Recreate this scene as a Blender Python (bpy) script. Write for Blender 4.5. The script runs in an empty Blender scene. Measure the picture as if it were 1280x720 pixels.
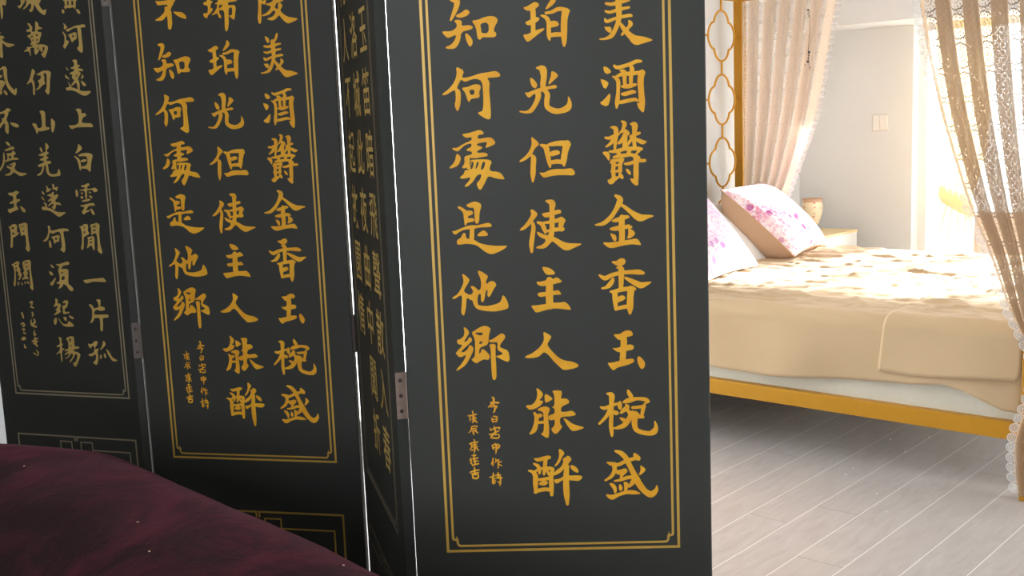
import bpy, bmesh, math, random
from mathutils import Vector, Matrix, noise
from mathutils.geometry import tessellate_polygon

random.seed(7)
C = bpy.context.scene.collection
SC = bpy.context.scene
PI = math.pi

# ------------------------------------------------------------------ camera, sky, sun, big lights, exposure
CAM_F = Vector((-0.668641, 0.728626, -0.148402))
CAM_R = Vector((0.740206, 0.671217, -0.039526))
CAM_U = Vector((-0.070810, 0.136277, 0.988137))
cam_d = bpy.data.cameras.new('camera')
cam = bpy.data.objects.new('camera', cam_d)
C.objects.link(cam)
mw = Matrix.Identity(4)
for i in range(3):
    mw[i][0] = CAM_R[i]
    mw[i][1] = CAM_U[i]
    mw[i][2] = -CAM_F[i]
mw[2][3] = 1.3
cam.matrix_world = mw
cam_d.sensor_width = 36.0
cam_d.sensor_fit = 'HORIZONTAL'
cam_d.lens = 1359.43 * 36.0 / 1280.0
cam_d.clip_start = 0.02
SC.camera = cam

SC.view_settings.view_transform = 'Standard'
SC.view_settings.look = 'None'
SC.view_settings.gamma = 1.0
SC.view_settings.use_curve_mapping = False
SC.view_settings.exposure = 0.0
SKY = 14.0
wd = bpy.data.worlds.new('sky')
SC.world = wd
wd.use_nodes = True
wbg = wd.node_tree.nodes['Background']
wbg.inputs[0].default_value = (0.92, 0.965, 1.0, 1)
wbg.inputs[1].default_value = SKY

def lamp(name, kind, loc, direction, energy, color=(1, 1, 1), **kw):
    d = bpy.data.lights.new(name, kind)
    d.energy = energy
    d.color = color
    for k, v in kw.items():
        setattr(d, k, v)
    o = bpy.data.objects.new(name, d)
    C.objects.link(o)
    o.location = loc
    o.rotation_euler = Vector(direction).to_track_quat('-Z', 'Y').to_euler()
    return o

SUN_TO = Vector((0.22, 0.85, 0.395))
sun = lamp('sun', 'SUN', (0, 12, 6), -SUN_TO, 31.0, (0.93, 0.97, 1.0), angle=math.radians(3))
# sky light entering by the garden door and by the window behind the camera
def portal(name, loc, direction, sx, sy):
    o = lamp(name, 'AREA', loc, direction, 1.0, shape='RECTANGLE', size=sx, size_y=sy)
    o.data.cycles.is_portal = True
    return o
portal('garden_door_daylight', (-1.54, 6.62, 0.9), (0, -1, 0), 2.2, 1.8)
portal('front_window_daylight', (0.55, -2.12, 1.75), (0, 1, 0), 1.6, 1.4)
portal('side_door_daylight', (2.52, 4.75, 0.8), (-1, 0, 0), 2.3, 1.6)
portal('left_window_daylight', (-3.47, 2.80, 1.15), (1, 0, 0), 0.9, 2.1)
# warm spot added without a fixture to tint the floor behind the screen
lamp('added_warm_spot', 'SPOT', (-2.0, 2.6, 2.58), (0, 0, -1), 64.0, (1.0, 0.50, 0.22), spot_size=math.radians(44), spot_blend=1.0, shadow_soft_size=0.05)

# ------------------------------------------------------------------ node helpers
class NT:
    def __init__(self, name):
        self.m = bpy.data.materials.new(name)
        self.m.use_nodes = True
        self.t = self.m.node_tree
        self.b = self.t.nodes['Principled BSDF']
        self.out = self.t.nodes['Material Output']
    def n(self, kind, **kw):
        nd = self.t.nodes.new(kind)
        for k, v in kw.items():
            setattr(nd, k, v)
        return nd
    def put(self, sock, v):
        if v is None:
            return
        if isinstance(v, bpy.types.NodeSocket):
            self.t.links.new(v, sock)
        else:
            if isinstance(v, tuple) and len(v) == 3 and sock.type == 'RGBA':
                v = (*v, 1)
            sock.default_value = v
    def math(self, op, a, b=None, c=None, clamp=False):
        nd = self.n('ShaderNodeMath', operation=op, use_clamp=clamp)
        for i, v in enumerate((a, b, c)):
            self.put(nd.inputs[i], v)
        return nd.outputs[0]
    def mix(self, f, a, b):
        nd = self.n('ShaderNodeMix', data_type='RGBA')
        self.put(nd.inputs[0], f)
        self.put(nd.inputs[6], a)
        self.put(nd.inputs[7], b)
        return nd.outputs[2]
    def mapr(self, v, a, b, c=0.0, d=1.0):
        nd = self.n('ShaderNodeMapRange')
        self.put(nd.inputs[0], v)
        for i, x in enumerate((a, b, c, d)):
            nd.inputs[i + 1].default_value = x
        return nd.outputs[0]
    def coord(self, which='Object'):
        return self.n('ShaderNodeTexCoord').outputs[which]
    def scale(self, vec, s):
        nd = self.n('ShaderNodeMapping')
        self.put(nd.inputs[0], vec)
        nd.inputs['Scale'].default_value = s
        return nd.outputs[0]
    def noise(self, vec, scale, detail=3.0, rough=0.5, dist=0.0, out='Fac'):
        nd = self.n('ShaderNodeTexNoise')
        self.put(nd.inputs['Vector'], vec)
        nd.inputs['Scale'].default_value = scale
        nd.inputs['Detail'].default_value = detail
        nd.inputs['Roughness'].default_value = rough
        nd.inputs['Distortion'].default_value = dist
        return nd.outputs[out]
    def bump(self, h, strength, dist=0.001):
        nd = self.n('ShaderNodeBump')
        self.put(nd.inputs['Height'], h)
        nd.inputs['Strength'].default_value = strength
        nd.inputs['Distance'].default_value = dist
        self.t.links.new(nd.outputs[0], self.b.inputs['Normal'])
    def set(self, **kw):
        for k, v in kw.items():
            self.put(self.b.inputs[k.replace('_', ' ')], v)
        return self
    def sep(self, vec):
        nd = self.n('ShaderNodeSeparateXYZ')
        self.put(nd.inputs[0], vec)
        return nd.outputs

def plain(name, col, rough=0.6, metal=0.0, var=0.06, nscale=30.0, spec=0.5, bump=0.0):
    k = NT(name)
    f = k.noise(k.coord(), nscale, 4)
    lo = tuple(c * (1 - var) for c in col)
    hi = tuple(min(1, c * (1 + var)) for c in col)
    k.set(Base_Color=k.mix(f, lo, hi), Roughness=rough, Metallic=metal)
    k.b.inputs['Specular IOR Level'].default_value = spec
    if bump:
        k.bump(f, bump, 0.002)
    return k.m

M = {}
M['wall'] = plain('wall_paint', (0.745, 0.765, 0.775), 0.8, var=0.02, nscale=6)
M['sky_dimmer'] = plain('pale_sky_dimmer', (0.55, 0.54, 0.51), 0.9, var=0.05, nscale=6)  # for the wall added outside to dim the sky
M['unseen_wall'] = plain('brown_unseen_wall', (0.17, 0.105, 0.065), 0.6, var=0.15, nscale=8)  # unseen wall coloured dark so the lacquer reflects less light
M['hinge_shaded'] = plain('shaded_hinge_metal', (0.17, 0.14, 0.125), 0.55, 0.4, var=0.25, nscale=150)  # hinge metal darkened in its colour for the leaf in weaker light
M['ceiling'] = plain('ceiling_paint', (0.82, 0.82, 0.80), 0.85, var=0.02)
M['white'] = plain('white_lacquer', (0.82, 0.81, 0.78), 0.35, var=0.02)
M['gold_metal'] = plain('gold_painted_metal', (0.58, 0.28, 0.022), 0.42, 0.2, var=0.05, nscale=40, spec=0.3)
M['hinge'] = plain('aged_hinge_metal', (0.42, 0.31, 0.26), 0.45, 0.6, var=0.2, nscale=150)
M['screw'] = plain('dark_screw_metal', (0.08, 0.06, 0.055), 0.5, 0.6)
M['slat'] = plain('pale_slat_wood', (0.62, 0.54, 0.42), 0.7)
M['dark_wood'] = plain('dark_foot_wood', (0.05, 0.035, 0.025), 0.6)
M['black_plastic'] = plain('black_plastic', (0.012, 0.012, 0.012), 0.4)
M['pine'] = plain('pale_pine_top', (0.80, 0.62, 0.36), 0.5, var=0.08, nscale=8)
M['sheet'] = plain('pale_sheet_fabric', (0.74, 0.71, 0.60), 0.9, var=0.05, nscale=60, bump=0.15)
M['litter'] = plain('white_litter', (0.92, 0.92, 0.90), 0.6)
M['crumb'] = plain('pale_crumb', (0.85, 0.62, 0.45), 0.7)
M['chair_fabric'] = plain('pale_pink_beige_upholstery', (0.86, 0.70, 0.58), 0.9, var=0.04)
M['rod'] = plain('grey_rod_metal', (0.45, 0.44, 0.47), 0.35, 0.8)
M['cord'] = plain('black_bead', (0.03, 0.028, 0.025), 0.35)

def m_lacquer():
    k = NT('black_lacquer_board')
    co = k.coord()
    g = k.noise(co, 420, 3, 0.6)
    b = k.noise(co, 5, 3)
    col = k.mix(b, (0.032, 0.034, 0.030), (0.039, 0.041, 0.036))
    col = k.mix(k.math('MULTIPLY', g, 0.5), col, (0.054, 0.056, 0.050))
    k.set(Base_Color=col, Roughness=k.mapr(b, 0.3, 0.7, 0.50, 0.58))
    k.b.inputs['Specular IOR Level'].default_value = 0.32
    k.bump(g, 0.12, 0.0006)
    return k.m
M['lacquer'] = m_lacquer()

def m_gilt():
    k = NT('gilt_paint')
    co = k.coord()
    f = k.noise(co, 22, 4, 0.6)
    k.set(Base_Color=k.mix(k.mapr(f, 0.35, 0.65), (0.80, 0.36, 0.008), (0.88, 0.46, 0.020)), Roughness=0.6)
    k.b.inputs['Metallic'].default_value = 0.1
    return k.m
M['gilt'] = m_gilt()

def m_giltline():
    k = NT('gilt_line_paint')
    f = k.noise(k.coord(), 30, 3)
    k.set(Base_Color=k.mix(f, (0.60, 0.35, 0.05), (0.70, 0.44, 0.09)), Roughness=0.45)
    k.b.inputs['Metallic'].default_value = 0.15
    return k.m
M['giltline'] = m_giltline()
M['gilt_shaded'] = plain('shaded_gilt_paint', (0.68, 0.46, 0.13), 0.6, 0.1, var=0.1, nscale=30)  # darker copy of the gilt, shade put into the colour of the dimmer leaves
M['giltline_shaded'] = plain('shaded_gilt_line_paint', (0.38, 0.32, 0.20), 0.6, 0.1, var=0.1, nscale=30)  # border gilt darkened the same way for the shaded leaves

def m_floor():
    k = NT('laminate_planks')
    s = k.sep(k.coord())
    PWID, PLEN = 0.147, 1.22
    xr = k.math('DIVIDE', k.math('ADD', s[0], 2.213 + 40 * PWID), PWID)
    row = k.math('FLOOR', xr)
    fx = k.math('FRACT', xr)
    dx = k.math('MULTIPLY', k.math('MINIMUM', fx, k.math('SUBTRACT', 1.0, fx)), PWID)
    wn = k.n('ShaderNodeTexWhiteNoise', noise_dimensions='1D')
    k.put(wn.inputs['W'], row)
    yr = k.math('ADD', k.math('DIVIDE', s[1], PLEN), k.math('MULTIPLY', wn.outputs['Value'], 5.0))
    fy = k.math('FRACT', yr)
    dy = k.math('MULTIPLY', k.math('MINIMUM', fy, k.math('SUBTRACT', 1.0, fy)), PLEN)
    cell = k.n('ShaderNodeTexWhiteNoise', noise_dimensions='2D')
    cmb = k.n('ShaderNodeCombineXYZ')
    k.put(cmb.inputs[0], row)
    k.put(cmb.inputs[1], k.math('FLOOR', yr))
    k.put(cell.inputs['Vector'], cmb.outputs[0])
    gv = k.n('ShaderNodeCombineXYZ')
    k.put(gv.inputs[0], k.math('ADD', k.math('MULTIPLY', s[0], 9.0), k.math('MULTIPLY', cell.outputs['Value'], 40.0)))
    k.put(gv.inputs[1], k.math('MULTIPLY', s[1], 1.6))
    grain = k.noise(gv.outputs[0], 4.0, 6, 0.62, 0.6)
    blotch = k.noise(k.coord(), 3.0, 3)
    col = k.mix(k.mapr(grain, 0.3, 0.7), (0.45, 0.405, 0.385), (0.58, 0.54, 0.52))
    col = k.mix(k.math('MULTIPLY', cell.outputs['Value'], 0.35), col, (0.48, 0.43, 0.41))
    col = k.mix(k.mapr(blotch, 0.55, 0.75, 0, 0.25), col, (0.62, 0.55, 0.46))
    joint_glint = k.math('LESS_THAN', dx, 0.0013)
    butt = k.math('LESS_THAN', dy, 0.0012)
    col = k.mix(butt, col, (0.24, 0.20, 0.18))
    col = k.mix(joint_glint, col, (0.92, 0.90, 0.88))  # glints on the plank grooves painted as pale lines
    k.set(Base_Color=col, Roughness=k.mapr(grain, 0.3, 0.7, 0.28, 0.36))
    k.bump(grain, 0.03, 0.0005)
    return k.m
M['floor'] = m_floor()

def m_velvet():
    k = NT('burgundy_velvet')
    co = k.coord()
    f = k.noise(co, 4.5, 6, 0.66, 1.6)
    g = k.noise(co, 260, 3, 0.6)
    col = k.mix(k.mapr(f, 0.46, 0.64), (0.018, 0.011, 0.011), (0.078, 0.016, 0.028))
    k.set(Base_Color=col, Roughness=0.85)
    k.b.inputs['Sheen Weight'].default_value = 0.36
    k.b.inputs['Sheen Roughness'].default_value = 0.35
    k.b.inputs['Sheen Tint'].default_value = (0.55, 0.20, 0.27, 1)
    k.b.inputs['Specular IOR Level'].default_value = 0.1
    nd = k.math('ADD', k.math('MULTIPLY', f, 1.0), k.math('MULTIPLY', g, 0.25))
    k.bump(nd, 0.5, 0.006)
    return k.m
M['velvet'] = m_velvet()

def m_cover():
    k = NT('beige_cotton_cover')
    co = k.coord()
    f = k.noise(co, 5, 4, 0.6)
    w = k.noise(co, 700, 2)
    k.set(Base_Color=k.mix(f, (0.56, 0.39, 0.225), (0.62, 0.45, 0.27)), Roughness=0.9)
    k.b.inputs['Sheen Weight'].default_value = 0.15
    k.b.inputs['Specular IOR Level'].default_value = 0.15
    k.bump(w, 0.1, 0.0006)
    return k.m
M['cover'] = m_cover()

def m_plainfab(name, col):
    k = NT(name)
    f = k.noise(k.coord(), 6, 4)
    k.set(Base_Color=k.mix(f, tuple(c * 0.94 for c in col), col), Roughness=0.92)
    k.b.inputs['Specular IOR Level'].default_value = 0.15
    return k.m
M['pillow_white'] = m_plainfab('white_pillow_cotton', (0.80, 0.76, 0.72))
M['pillow_tan'] = m_plainfab('tan_pillow_cotton', (0.62, 0.42, 0.28))

def m_floral(name, petals, deep):
    k = NT(name)
    co = k.coord()
    base = (0.86, 0.76, 0.77)
    def spots(scale, size, dens, seed):
        v = k.n('ShaderNodeTexVoronoi', feature='F1')
        mp = k.n('ShaderNodeMapping')
        k.put(mp.inputs[0], co)
        mp.inputs['Location'].default_value = (seed, seed * 2, seed * 3)
        nz = k.noise(mp.outputs[0], scale * 3.2, 3, 0.6, out='Color')
        add = k.n('ShaderNodeMixRGB', blend_type='ADD')
        add.inputs[0].default_value = 0.022
        k.put(add.inputs[1], mp.outputs[0])
        k.put(add.inputs[2], nz)
        k.put(v.inputs['Vector'], add.outputs[0])
        v.inputs['Scale'].default_value = scale
        pick = k.sep(v.outputs['Color'])
        on = k.math('LESS_THAN', pick[0], dens)
        return k.math('MULTIPLY', k.math('LESS_THAN', v.outputs['Distance'], size), on), pick[1]
    area = k.mapr(k.noise(co, 7, 2), 0.40, 0.56)
    col = base
    for sc, sz, dn, c, seed in ((20, 0.55, 0.6, tuple(0.45 * a + 0.45 for a in petals), 1.3), (52, 0.48, 0.7, petals, 4.1), (88, 0.42, 0.6, (0.62, 0.34, 0.52), 2.6), (17, 0.33, 0.40, deep, 7.7), (110, 0.40, 0.5, (0.52, 0.32, 0.58), 9.9)):
        fsp, tint = spots(sc, sz, dn, seed)
        fac = k.math('MULTIPLY', fsp, k.math('ADD', 0.45, k.math('MULTIPLY', area, 0.55)))
        col = k.mix(fac, col, c)
    k.set(Base_Color=col, Roughness=0.92)
    k.b.inputs['Specular IOR Level'].default_value = 0.15
    return k.m
M['floral_pink'] = m_floral('pink_floral_cotton', (0.74, 0.24, 0.34), (0.42, 0.06, 0.24))
M['floral_lilac'] = m_floral('lilac_floral_cotton', (0.72, 0.48, 0.68), (0.46, 0.20, 0.48))

def m_lace(name, col, line, ground, band_alpha, cw=0.135, ch=0.092, trans=0.06):
    # cloth coordinates come from the curtain's own UV map, in metres of cloth:
    # columns of scalloped medallions on an open net, with dense bands of small rosettes between them
    k = NT(name)
    uvs = k.coord('UV')
    uv = k.sep(uvs)
    U, V = uv[0], uv[1]
    def polar(px, py):
        return k.math('SQRT', k.math('ADD', k.math('MULTIPLY', px, px), k.math('MULTIPLY', py, py))), k.math('ARCTAN2', py, px)
    def near(r, r0, w):
        return k.math('LESS_THAN', k.math('ABSOLUTE', k.math('SUBTRACT', r, r0)), w)
    px = k.math('MULTIPLY', k.math('SUBTRACT', k.math('FRACT', k.math('DIVIDE', U, cw)), 0.5), cw)
    py = k.math('MULTIPLY', k.math('SUBTRACT', k.math('FRACT', k.math('DIVIDE', V, ch)), 0.5), ch)
    R = ch * 0.455
    rr, th = polar(px, py)
    scal = k.math('ADD', rr, k.math('MULTIPLY', k.math('ABSOLUTE', k.math('SINE', k.math('MULTIPLY', th, 9.0))), 0.0035))
    a1 = near(scal, R, 0.0024)
    a2 = near(rr, R * 0.47, 0.0014)
    a3 = near(rr, R * 0.15, 0.0018)
    spokes = k.math('MULTIPLY', k.math('LESS_THAN', k.math('ABSOLUTE', k.math('SINE', k.math('MULTIPLY', th, 5.0))), 0.22), k.math('LESS_THAN', rr, R * 0.47))
    dots = k.math('MULTIPLY', k.math('GREATER_THAN', k.math('SINE', k.math('MULTIPLY', th, 14.0)), 0.5), near(rr, R * 0.72, 0.0035))
    lines = a1
    for x in (a2, a3, spokes, dots):
        lines = k.math('MAXIMUM', lines, x)
    inside = k.math('LESS_THAN', scal, R)
    band = k.math('GREATER_THAN', k.math('ABSOLUTE', px), k.mapr(V, 0.70, 1.65, cw * 0.05, cw * 0.22))
    c2 = 0.024
    qx = k.math('MULTIPLY', k.math('SUBTRACT', k.math('FRACT', k.math('DIVIDE', U, c2)), 0.5), c2)
    qy = k.math('MULTIPLY', k.math('SUBTRACT', k.math('FRACT', k.math('DIVIDE', V, c2)), 0.5), c2)
    r2, _ = polar(qx, qy)
    vor = k.n('ShaderNodeTexVoronoi', feature='DISTANCE_TO_EDGE')
    k.put(vor.inputs['Vector'], uvs)
    vor.inputs['Scale'].default_value = 110
    net = k.math('LESS_THAN', vor.outputs['Distance'], 0.06)
    speck = k.math('GREATER_THAN', k.noise(uvs, 190, 2), 0.665)
    holes = k.math('MAXIMUM', k.math('MULTIPLY', near(r2, 0.0098, 0.0005), 0.35), speck)
    ba = k.math('MULTIPLY', k.math('SUBTRACT', 1.0, k.math('MULTIPLY', holes, 0.8)), band_alpha)
    # a dotted vine runs on the net between medallions
    vine = k.math('LESS_THAN', k.noise(uvs, 95, 2, 0.5, 1.0), 0.40)
    gnd = k.math('MAXIMUM', k.math('MULTIPLY', net, 0.45), k.math('MULTIPLY', vine, 0.75))
    gnd = k.math('MULTIPLY', gnd, k.math('SUBTRACT', 1.0, inside))
    opn = k.math('MAXIMUM', k.math('MAXIMUM', gnd, k.math('MULTIPLY', k.math('MULTIPLY', lines, k.math('LESS_THAN', scal, R + 0.003)), 0.95)), ground)
    alpha = k.math('MAXIMUM', opn, k.math('MULTIPLY', ba, band), clamp=True)
    colr = k.mix(k.math('MULTIPLY', k.math('SUBTRACT', 1.0, band), a1), col, line)  # medallion outlines coloured darker to stand for backlit shade
    dif = k.n('ShaderNodeBsdfDiffuse')
    k.put(dif.inputs[0], colr)
    trl = k.n('ShaderNodeBsdfTranslucent')
    k.put(trl.inputs[0], col)
    mx = k.n('ShaderNodeMixShader')
    mx.inputs[0].default_value = trans
    k.t.links.new(dif.outputs[0], mx.inputs[1])
    k.t.links.new(trl.outputs[0], mx.inputs[2])
    tr = k.n('ShaderNodeBsdfTransparent')
    m2 = k.n('ShaderNodeMixShader')
    k.put(m2.inputs[0], alpha)
    k.t.links.new(tr.outputs[0], m2.inputs[1])
    k.t.links.new(mx.outputs[0], m2.inputs[2])
    k.t.links.new(m2.outputs[0], k.out.inputs[0])
    return k.m
M['lace'] = m_lace('tan_lace', (0.60, 0.42, 0.27), (0.24, 0.18, 0.13), 0.08, 0.99)
M['lace_pale'] = m_lace('cream_lace', (0.80, 0.66, 0.54), (0.60, 0.50, 0.41), 0.30, 0.92, trans=0.25)

def m_trim():
    k = NT('white_lace_trim')
    uv = k.sep(k.coord('UV'))
    c = 0.034
    qx = k.math('MULTIPLY', k.math('SUBTRACT', k.math('FRACT', k.math('DIVIDE', uv[0], c)), 0.5), c)
    qy = k.math('MULTIPLY', k.math('SUBTRACT', k.math('FRACT', k.math('DIVIDE', uv[1], c)), 0.5), c)
    r = k.math('SQRT', k.math('ADD', k.math('MULTIPLY', qx, qx), k.math('MULTIPLY', qy, qy)))
    a = k.math('LESS_THAN', k.math('ABSOLUTE', k.math('SUBTRACT', r, 0.0145)), 0.0022)
    b = k.math('LESS_THAN', r, 0.0035)
    d = k.math('LESS_THAN', k.math('ABSOLUTE', k.math('SUBTRACT', r, 0.0085)), 0.0012)
    al = k.math('MAXIMUM', k.math('MAXIMUM', a, b), d)
    al = k.math('MAXIMUM', k.math('MULTIPLY', al, 0.6), k.math('MULTIPLY', k.math('LESS_THAN', r, 0.016), 0.3))
    tr = k.n('ShaderNodeBsdfTransparent')
    df = k.n('ShaderNodeBsdfDiffuse')
    df.inputs[0].default_value = (0.82, 0.80, 0.78, 1)
    m2 = k.n('ShaderNodeMixShader')
    k.put(m2.inputs[0], al)
    k.t.links.new(tr.outputs[0], m2.inputs[1])
    k.t.links.new(df.outputs[0], m2.inputs[2])
    k.t.links.new(m2.outputs[0], k.out.inputs[0])
    return k.m
M['trim'] = m_trim()

def m_sheer(name, col, op):
    k = NT(name)
    w = k.noise(k.coord(), 300, 2)
    df = k.n('ShaderNodeBsdfDiffuse')
    df.inputs[0].default_value = (*col, 1)
    tl = k.n('ShaderNodeBsdfTranslucent')
    tl.inputs[0].default_value = (*col, 1)
    mx = k.n('ShaderNodeMixShader')
    mx.inputs[0].default_value = 0.42
    k.t.links.new(df.outputs[0], mx.inputs[1])
    k.t.links.new(tl.outputs[0], mx.inputs[2])
    tr = k.n('ShaderNodeBsdfTransparent')
    m2 = k.n('ShaderNodeMixShader')
    k.put(m2.inputs[0], k.mapr(w, 0.3, 0.7, op - 0.1, op + 0.1))
    k.t.links.new(tr.outputs[0], m2.inputs[1])
    k.t.links.new(mx.outputs[0], m2.inputs[2])
    k.t.links.new(m2.outputs[0], k.out.inputs[0])
    return k.m
M['sheer'] = m_sheer('pale_yellow_sheer', (0.86, 0.68, 0.38), 0.84)

def m_glass():
    k = NT('window_glass')
    tr = k.n('ShaderNodeBsdfTransparent')
    gl = k.n('ShaderNodeBsdfGlossy')
    gl.inputs['Roughness'].default_value = 0.02
    fr = k.n('ShaderNodeFresnel')
    fr.inputs[0].default_value = 1.3
    mx = k.n('ShaderNodeMixShader')
    k.t.links.new(fr.outputs[0], mx.inputs[0])
    k.t.links.new(tr.outputs[0], mx.inputs[1])
    k.t.links.new(gl.outputs[0], mx.inputs[2])
    k.t.links.new(mx.outputs[0], k.out.inputs[0])
    return k.m
M['glass'] = m_glass()

def m_vase():
    k = NT('painted_vase_glaze')
    co = k.coord()
    s = k.sep(co)
    ang = k.math('ARCTAN2', s[1], s[0])
    f = k.noise(co, 40, 2)
    col = k.mix(f, (0.76, 0.66, 0.44), (0.84, 0.76, 0.58))
    # painted panels of flowers, one every sixth of the way round
    fa = k.math('ABSOLUTE', k.math('SUBTRACT', k.math('FRACT', k.math('ADD', k.math('MULTIPLY', ang, 3 / PI), 0.42)), 0.5))
    strip = k.math('LESS_THAN', fa, 0.17)
    v = k.n('ShaderNodeTexVoronoi')
    k.put(v.inputs['Vector'], co)
    v.inputs['Scale'].default_value = 70
    dot = k.math('LESS_THAN', v.outputs['Distance'], 0.36)
    col = k.mix(k.math('MULTIPLY', strip, dot), col, (0.52, 0.14, 0.17))
    rim = k.math('GREATER_THAN', s[2], 0.176)
    col = k.mix(k.math('MULTIPLY', rim, 0.8), col, (0.55, 0.30, 0.18))
    k.set(Base_Color=col, Roughness=0.3)
    return k.m
M['vase'] = m_vase()

# ------------------------------------------------------------------ mesh helpers
def link(name, me, mat=None, parent=None):
    o = bpy.data.objects.new(name, me)
    C.objects.link(o)
    if mat:
        me.materials.append(mat)
    if parent:
        o.parent = parent
    return o

def obj(name, bm, mat, parent=None, smooth=False):
    me = bpy.data.meshes.new(name)
    bmesh.ops.recalc_face_normals(bm, faces=bm.faces[:])
    bm.to_mesh(me)
    bm.free()
    if smooth:
        for p in me.polygons:
            p.use_smooth = True
    return link(name, me, mat, parent)

def add_box(bm, x0, x1, y0, y1, z0, z1, bev=0.0, seg=2):
    r = bmesh.ops.create_cube(bm, size=1.0)
    vs = r['verts']
    for v in vs:
        v.co = Vector(((x0 + x1) / 2 + v.co.x * (x1 - x0), (y0 + y1) / 2 + v.co.y * (y1 - y0), (z0 + z1) / 2 + v.co.z * (z1 - z0)))
    if bev:
        es = list({e for v in vs for e in v.link_edges})
        bmesh.ops.bevel(bm, geom=es, offset=bev, segments=seg, profile=0.5, affect='EDGES')

def box(*a, **k):
    bm = bmesh.new()
    add_box(bm, *a, **k)
    return bm

def add_tube(bm, pts, r, n=8, closed=False):
    pts = [Vector(p) for p in pts]
    N = len(pts)
    rings = []
    ref = None
    for i, p in enumerate(pts):
        a = pts[i - 1] if (i > 0 or closed) else p
        b = pts[(i + 1) % N] if (i < N - 1 or closed) else p
        t = (b - a).normalized()
        if ref is None:
            ref = t.orthogonal().normalized()
        ref = (ref - t * ref.dot(t)).normalized()
        s = t.cross(ref)
        rings.append([bm.verts.new(p + (ref * math.cos(2 * PI * k / n) + s * math.sin(2 * PI * k / n)) * r) for k in range(n)])
    for i in range(N if closed else N - 1):
        A, B = rings[i], rings[(i + 1) % N]
        for k in range(n):
            bm.faces.new((A[k], A[(k + 1) % n], B[(k + 1) % n], B[k]))
    if not closed:
        bm.faces.new(rings[0][::-1])
        bm.faces.new(rings[-1])

def add_lathe(bm, prof, n=40, cx=0, cy=0):
    rings = []
    for r, z in prof:
        rings.append([bm.verts.new((cx + r * math.cos(2 * PI * k / n), cy + r * math.sin(2 * PI * k / n), z)) for k in range(n)])
    for A, B in zip(rings, rings[1:]):
        for k in range(n):
            bm.faces.new((A[k], A[(k + 1) % n], B[(k + 1) % n], B[k]))
    bm.faces.new(rings[0][::-1])
    bm.faces.new(rings[-1])

def grid_mesh(name, nu, nv, fn, mat, parent=None, uvfn=None, thick=0.0, smooth=True):
    me = bpy.data.meshes.new(name)
    vs, fs = [], []
    for j in range(nv + 1):
        for i in range(nu + 1):
            vs.append(fn(i / nu, j / nv))
    for j in range(nv):
        for i in range(nu):
            a = j * (nu + 1) + i
            fs.append((a, a + 1, a + nu + 2, a + nu + 1))
    me.from_pydata(vs, [], fs)
    if uvfn:
        uv = me.uv_layers.new(name='cloth')
        for p in me.polygons:
            for li, vi in zip(p.loop_indices, p.vertices):
                i, j = vi % (nu + 1), vi // (nu + 1)
                uv.data[li].uv = uvfn(i / nu, j / nv)
    for p in me.polygons:
        p.use_smooth = smooth
    o = link(name, me, mat, parent)
    if thick:
        s = o.modifiers.new('thickness', 'SOLIDIFY')
        s.thickness = thick
        s.offset = -1
    return o

def thing(name, label, cat, loc=(0, 0, 0), group=None):
    o = bpy.data.objects.new(name, None)
    C.objects.link(o)
    o.location = loc
    o.empty_display_size = 0.1
    return tag(o, label, cat, group)

def tag(o, label, cat, group=None):
    o['label'] = label
    o['category'] = cat
    if group:
        o['group'] = group
    return o

def struct(name, bm, mat, label=None):
    o = obj(name, bm, mat)
    o['kind'] = 'structure'
    if label:
        o['label'] = label
    return o

def lerp_pts(pts, t):
    # piecewise-linear look-up in a sorted (key, value) list
    if t <= pts[0][0]:
        return pts[0][1]
    for (a, va), (b, vb) in zip(pts, pts[1:]):
        if t <= b:
            f = (t - a) / (b - a)
            return va + (vb - va) * f
    return pts[-1][1]

def smooth_pts(pts, t):
    # Catmull-Rom look-up in a sorted (key, value) list
    n = len(pts)
    if t <= pts[0][0]:
        return pts[0][1]
    if t >= pts[-1][0]:
        return pts[-1][1]
    for i in range(n - 1):
        if t <= pts[i + 1][0]:
            x0, y0 = pts[i]
            x1, y1 = pts[i + 1]
            m0 = (pts[i + 1][1] - pts[max(i - 1, 0)][1]) / (pts[i + 1][0] - pts[max(i - 1, 0)][0] or 1)
            m1 = (pts[min(i + 2, n - 1)][1] - pts[i][1]) / (pts[min(i + 2, n - 1)][0] - pts[i][0] or 1)
            h = x1 - x0
            f = (t - x0) / h
            return ((2 * f**3 - 3 * f**2 + 1) * y0 + (f**3 - 2 * f**2 + f) * h * m0 + (-2 * f**3 + 3 * f**2) * y1 + (f**3 - f**2) * h * m1)

# ------------------------------------------------------------------ the room
XL, XR, YB, YF, ZC = -3.35, 2.4, -2.0, 6.42, 2.6
WX0, WX1, WZ = -2.62, -0.46, 1.80          # the garden door opening in the far wall
struct('floor', box(XL - 0.1, XR + 0.1, YB - 0.1, YF + 0.3, -0.08, 0), M['floor'])
struct('ceiling', box(XL - 0.1, XR + 0.1, YB - 0.1, YF + 0.3, ZC, ZC + 0.1), M['ceiling'])
LY0, LY1, LZ0, LZ1 = 2.35, 3.25, 0.08, 2.2      # window in the left wall, behind the screen
RY0, RY1, RZ0, RZ1 = 3.6, 5.9, 0.02, 1.6       # glazed side door in the right wall, past the foot of the bed
FX0, FX1, FZ0, FZ1 = -0.25, 1.35, 1.05, 2.45      # window in the front wall, behind the camera
def holed_wall(name, x0, x1, ya, yb, h):
    bm = bmesh.new()
    add_box(bm, x0, x1, ya, h[0], 0, ZC)
    add_box(bm, x0, x1, h[1], yb, 0, ZC)
    add_box(bm, x0, x1, h[0], h[1], 0, h[2])
    add_box(bm, x0, x1, h[0], h[1], h[3], ZC)
    struct(name, bm, M['wall'])
holed_wall('wall_left', XL - 0.12, XL, YB - 0.1, YF + 0.2, (LY0, LY1, LZ0, LZ1))
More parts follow.
